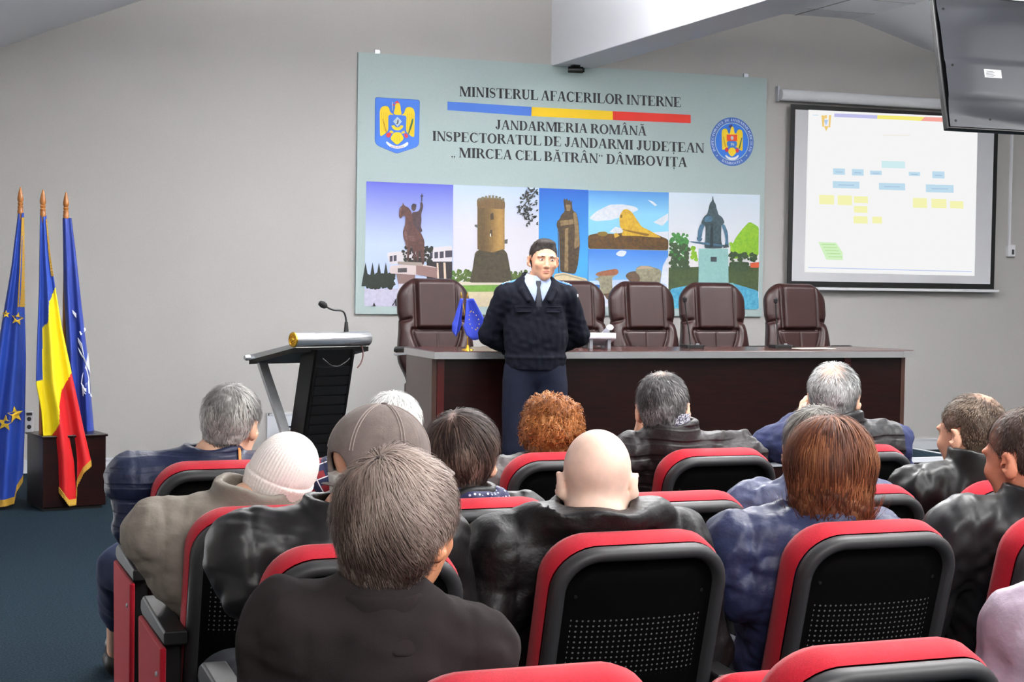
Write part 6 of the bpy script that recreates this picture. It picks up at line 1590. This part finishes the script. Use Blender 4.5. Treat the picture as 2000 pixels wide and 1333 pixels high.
def lapel(S):
    n_, u_ = p['ne'], p['up']
    S.cone(n_ + nv(0, -.0, -.05), n_ + nv(0, -.005, .0), .106, .080, None, 0); S.cone(n_ + nv(0, 0, -.10), n_ + nv(0, -.005, .06), .092, .062, None, .003, 's')
    S.cut(lambda P: (P - n_)[:, 2] * -1 - .062 - .25 * np.abs((P - n_) @ p['right']), .003)
    S.cut(lambda P: np.maximum((P - n_) @ p['fwd'] - .05, (P - n_)[:, 2] - .022), .004)
piece(p, 'blazer_collar', lapel, _mats['charcoal_wool'], (-.2, -.2, -.36), (.2, .15, -.02), .004)
# ------------------------------------------------------------------ the speaking officer in front of the desk
OY = -3.50
t = U(1058, 466, 1, OY)
oc = U(1048, 560, 1, OY)
root = empty('person', (oc.x, OY, 0), label='officer in dark navy uniform standing before the desk, hands behind his back', cat='person')
org = nv(*root.location)
H = nv(t.x, t.y - .03, t.z - .136)
va = view_yaw(H)
RH = rot(va + math.pi - math.radians(13), math.radians(2), math.radians(-3)); FH = (RH, H)
RB = rot(va + math.pi - math.radians(7)); OZ = U(1048, 552, 1, OY).z
FO = (RB, nv(oc.x, OY, OZ))                                             # body frame: origin at the base of the neck
W = lambda x, y, z: FO[1] + RB @ nv(x, y, z)
fwdv, rightv = RB[:, 1], RB[:, 0]
zg = lambda z: z - OZ                                                   # height above the ground -> body frame
arms = {s: (W(s * .182, -.005, -.082), W(s * .272, -.085, -.315), W(s * .065, -.185, -.44)) for s in (-1, 1)}
legs = {s: (W(s * .088, 0, zg(.88)), W(s * .108, .015, zg(.48)), W(s * .120, -.01, zg(.09))) for s in (-1, 1)}
M_osk = skin((222, 168, 138))
B = Sdf(W(0, 0, 0) + nv(-.45, -.4, -OZ), W(0, 0, 0) + nv(.45, .4, .33), .0042)
head_sdf(B, FH, 1.0, neck_to=W(0, -.01, -.01), neck_r=.053, face=True)
B.cone(W(0, 0, -.08), W(0, 0, zg(1.0)), .11, .11, None, .05, flat=(fwdv, .75)); B.cone(W(-.15, 0, -.05), W(.15, 0, -.05), .045, .045, None, .05)
for s in (-1, 1):
    B.chain(arms[s], [.045, .037, .026], .02); B.chain(legs[s], [.085, .055, .036], .03); B.cone(legs[s][2] + nv(0, 0, -.04), legs[s][2] + fwdv * .13 + nv(0, 0, -.055), .032, .028, None, .02)
    hand_sdf(B, arms[s][2], rightv * -s * .9 + nv(0, 0, -.35), -fwdv * s, nv(0, 0, 1), .5)
pts, quads = B.mesh()
M_lip = mat('lips', (190, 126, 108), .5)
def face_idx(C):
    q = (C - H) @ RH
    return ((np.abs(q[:, 0]) < .0205) & (q[:, 1] > .085) & (q[:, 2] < -.0500) & (q[:, 2] > -.068 + 28 * q[:, 0] ** 2))
mesh_obj('body', pts, quads, [M_osk, M_lip], root, org, midx=face_idx)
M_scl = mat('eye_white', (214, 208, 204), .3); M_iris = mat('iris', (44, 30, 24), .2)
for s in (-1, 1):
    e = MB(); fr = lambda v: Vector(H + RH @ nv(*v) - org)
    def eyef(rx, ry, rz, c, n=14, m=8):
        return [[fr((c[0] + rx * math.sin(math.pi * j / m) * math.cos(2 * math.pi * i / n), c[1] + ry * math.cos(math.pi * j / m), c[2] + rz * math.sin(math.pi * j / m) * math.sin(2 * math.pi * i / n))) for i in range(n)] for j in range(m + 1)]
    e.loft(eyef(.0125, .006, .0046, (s * .031, .0905, .0105)), 0); e.loft(eyef(.0048, .004, .0046, (s * .031 - .001, .0945, .0107)), 1)
    e.build('eye', [M_scl, M_iris], root, smooth=True, auto=False)
    E_ = Sdf(H - .15, H + .15, .003); E_.chain([[s * .014, .102, .0300], [s * .030, .1015, .0325], [s * .047, .0885, .0285]], [.0028, .0034, .0022], .003, FH)
    a, b = E_.mesh(); mesh_obj('eyebrow', a, b, mat('dark_brow', (58, 44, 38), .7), root, org)
def off_hair(S, F, sc):
    S.ell([0, -.011, .042], [.0815, .1025, .094], F, 0); S.cone([0, -.048, .0], [0, -.042, -.055], .063, .057, F, .02)
    S.ell([0, .038, .108], [.055, .040, .022], F, .025)
    zl = hairline(-.055, -.02, .086)
    def keep(P):
        q = (P - F[1]) @ F[0]; z = zl(q[:, 1]) + .035 * (np.abs(q[:, 0]) / .08) ** 2 * -1 * (q[:, 1] > .05)
        return np.maximum(z - q[:, 2], np.where((np.abs(q[:, 1] + .010) < .022) & (q[:, 2] < .034), np.abs(q[:, 0]) - .072, -1))
    S.cut(keep, .003)
make_hair(root, org, FH, off_hair, [(40, 33, 30), (52, 44, 40), (32, 27, 26), (62, 54, 50)], 41, 4200, .013, 1.0, h=.003, disp=.0006, grav=.1, jitter=.3, width=.0007, lift=.0003)

M_uni = mat('navy_uniform', (6, 9, 22), .85, bump=(80, .3, .004), spec=.2); M_tro = mat('navy_trousers', (9, 15, 36), .85, bump=(90, .3, .004), spec=.3)
T = Sdf(W(0, 0, 0) + nv(-.35, -.3, -OZ), W(0, 0, 0) + nv(.35, .3, zg(1.06)), .007)
T.cone(W(-.06, 0, zg(.95)), W(.06, 0, zg(.95)), .125, .125, None, .03, flat=(fwdv, .85))
for s in (-1, 1): T.chain([legs[s][0], legs[s][1], legs[s][2] + nv(0, 0, -.02)], [.102, .082, .074], .02)
T.displace(lambda P: waves(51, .004, 30, 7, (1, 1, .5))(P), .03); T.cut(lambda P: .035 - P[:, 2])
a, b = T.mesh(); mesh_obj('trousers', a, b, M_tro, root, org)
for s in (-1, 1):
    f_ = legs[s][2]; K = Sdf(f_ + nv(-.2, -.25, -.12), f_ + nv(.2, .2, .08), .006)
    K.cone(f_ + nv(0, 0, -.045), f_ + fwdv * .16 + nv(0, 0, -.055), .045, .037, None, .02); K.cone(f_, f_ + nv(0, 0, -.04), .05, .046, None, .02); K.cut(lambda P: .002 - P[:, 2])
    a, b = K.mesh(); mesh_obj('shoe', a, b, mat('polished_shoe', (12, 12, 13), .2), root, org)
HEM = U(1048, 722, 1, OY).z
J = Sdf(W(0, 0, 0) + nv(-.46, -.42, HEM - OZ - .05), W(0, 0, 0) + nv(.46, .42, .2), .0045)
J.cone(W(0, .005, -.12), W(0, .005, -.30), .178, .180, None, .04, flat=(fwdv, .72)); J.cone(W(0, .0, -.30), W(0, .0, zg(HEM + .06)), .180, .172, None, .05, flat=(fwdv, .78))
J.cone(W(0, 0, zg(HEM + .05)), W(0, 0, zg(HEM - .02)), .176, .166, None, .015, flat=(fwdv, .80))
J.cone(W(-.165, -.005, -.088), W(.165, -.005, -.088), .060, .060, None, .05); J.cone(W(0, -.01, -.07), W(0, -.01, .01), .125, .070, None, .04)
for s in (-1, 1):
    sj, el, wr = arms[s]; J.chain([sj, el], [.072, .062], .03); J.chain([el, el + (wr - el) * .95], [.062, .045], .025)
def uni_folds(P):
    q = (P - FO[1]) @ RB
    o = waves(52, .0035, 30, 7, (1, 1, .8))(P) + waves(53, .002, 80, 6)(P)
    o += .004 * np.exp(-(q[:, 0] / .012) ** 2) * (q[:, 1] > .05) * (q[:, 2] < -.1) * -1                         # button placket
    o += -.007 * np.exp(-((q[:, 2] - zg(HEM + .075)) / .012) ** 2)                                               # gathered above the waistband
    return o
J.displace(uni_folds, .03)
VZ = zg(U(1060, 604, 1, OY).z)
def vcut(P):
    q = (P - FO[1]) @ RB
    return np.minimum((q[:, 2] - VZ) * .50 - np.abs(q[:, 0]), q[:, 1] - .02)
J.cut(vcut, .006); J.cut(lambda P: HEM - P[:, 2])
for s in (-1, 1):                                                       # turned-down collar
    J.chain([W(s * .005, -.085, .030), W(s * .066, -.03, .040), W(s * .086, .035, .008), W(s * .092, .090, -.050), W(s * .064, .135, -.105)], [.018, .020, .022, .024, .012], .006, None, None)
J.cone(W(0, -.005, -.05), W(0, .01, .14), .064, .064, None, .004, 's')
a, b = J.mesh(); mesh_obj('uniform_jacket', a, b, M_uni, root, org, n=1)
# shirt, its collar points and the tie
M_shirt = mat('pale_shirt', (150, 164, 194), .75); M_tie = mat('navy_tie', (10, 14, 30), .6)
S_ = Sdf(W(0, 0, 0) + nv(-.2, -.2, -.22), W(0, 0, 0) + nv(.2, .2, .12), .004)
S_.cone(W(0, .005, -.10), W(0, .0, -.2), .155, .16, None, .03, flat=(fwdv, .74)); S_.cone(W(0, -.005, -.07), W(0, .005, .018), .10, .062, None, .03); S_.cone(W(0, .005, -.02), W(0, .02, .14), .055, .056, None, .003, 's')
S_.cut(lambda P: np.maximum(np.abs((P - FO[1]) @ rightv) - .11, VZ - .02 - ((P - FO[1]) @ RB)[:, 2]))
a, b = S_.mesh(); mesh_obj('shirt', a, b, M_shirt, root, org, n=1)
wl = lambda x, y, z: Vector(W(x, y, z) - org)
for s in (-1, 1):
    mb = MB(); mb.poly([wl(s * .058, .016, .045), wl(s * .008, .078, .006), wl(s * .036, .104, -.055), wl(s * .074, .070, -.018)]); mb.build('collar_point', M_shirt, root, solid=.008)
mb = MB(); mb.loft([[wl(x, y, z) for x, y in ((-w, d), (w, d), (w * .7, d + .012), (-w * .7, d + .012))] for w, d, z in ((.016, .080, .010), (.019, .088, -.004), (.011, .100, -.028), (.013, .106, -.045), (.022, .122, -.11), (.024, .120, VZ + .012))], 0, True, True, True); mb.build('tie', M_tie, root, smooth=True)
# shoulder boards, pockets, badge
M_board = mat('pale_blue_board', (96, 150, 214), .6); M_braid = mat('white_braid', (224, 226, 230), .5)
for s in (-1, 1):
    bd = MB(); br = MB(); L0, L1 = Vector(wl(s * .092, -.005, .014)), Vector(wl(s * .205, -.005, -.020)); ax = (L1 - L0); fv = Vector(fwdv); up = ax.cross(fv).normalized(); up = up if up.z > 0 else -up
    bd.prism([L0 - fv * .022, L0 + fv * .022, L1 + fv * .028, L1 - fv * .028], up * .010)
    for k in (.55, .68, .80): br.prism([L0 + ax * k - fv * .02 + up * .010, L0 + ax * k + fv * .02 + up * .010, L0 + ax * (k + .07) + fv * .02 + up * .010, L0 + ax * (k + .07) - fv * .02 + up * .010], up * .003)
    o = bd.build('shoulder_board', M_board, root, bevel=.003); br.build('braid', M_braid, o)
    pk = MB(); P0 = W(s * .088, .126, -.165)
    pk.loft([[wl(s * .088 + x, .130 + d - .35 * abs(x + s * .01), -.165 + z) for x, z in rrect(-.052 + i, .052 - i, -.012 + i, .028 - i, .006, .012, 4)] for d, i in ((0, 0), (.012, 0), (.015, .004))], 0, True, True, True)
    pk.build('pocket_flap', M_uni, root, smooth=True)
mb = MB(); c = wl(-.232, .03, -.075); n_ = (Vector(-rightv) + Vector(fwdv) * .5).normalized(); a_ = n_.orthogonal().normalized(); b_ = n_.cross(a_)
mb.prism([c + (a_ * math.cos(k * .7854) + b_ * math.sin(k * .7854)) * .010 for k in range(8)], n_ * .012); mb.build('sleeve_badge', M_braid, root)
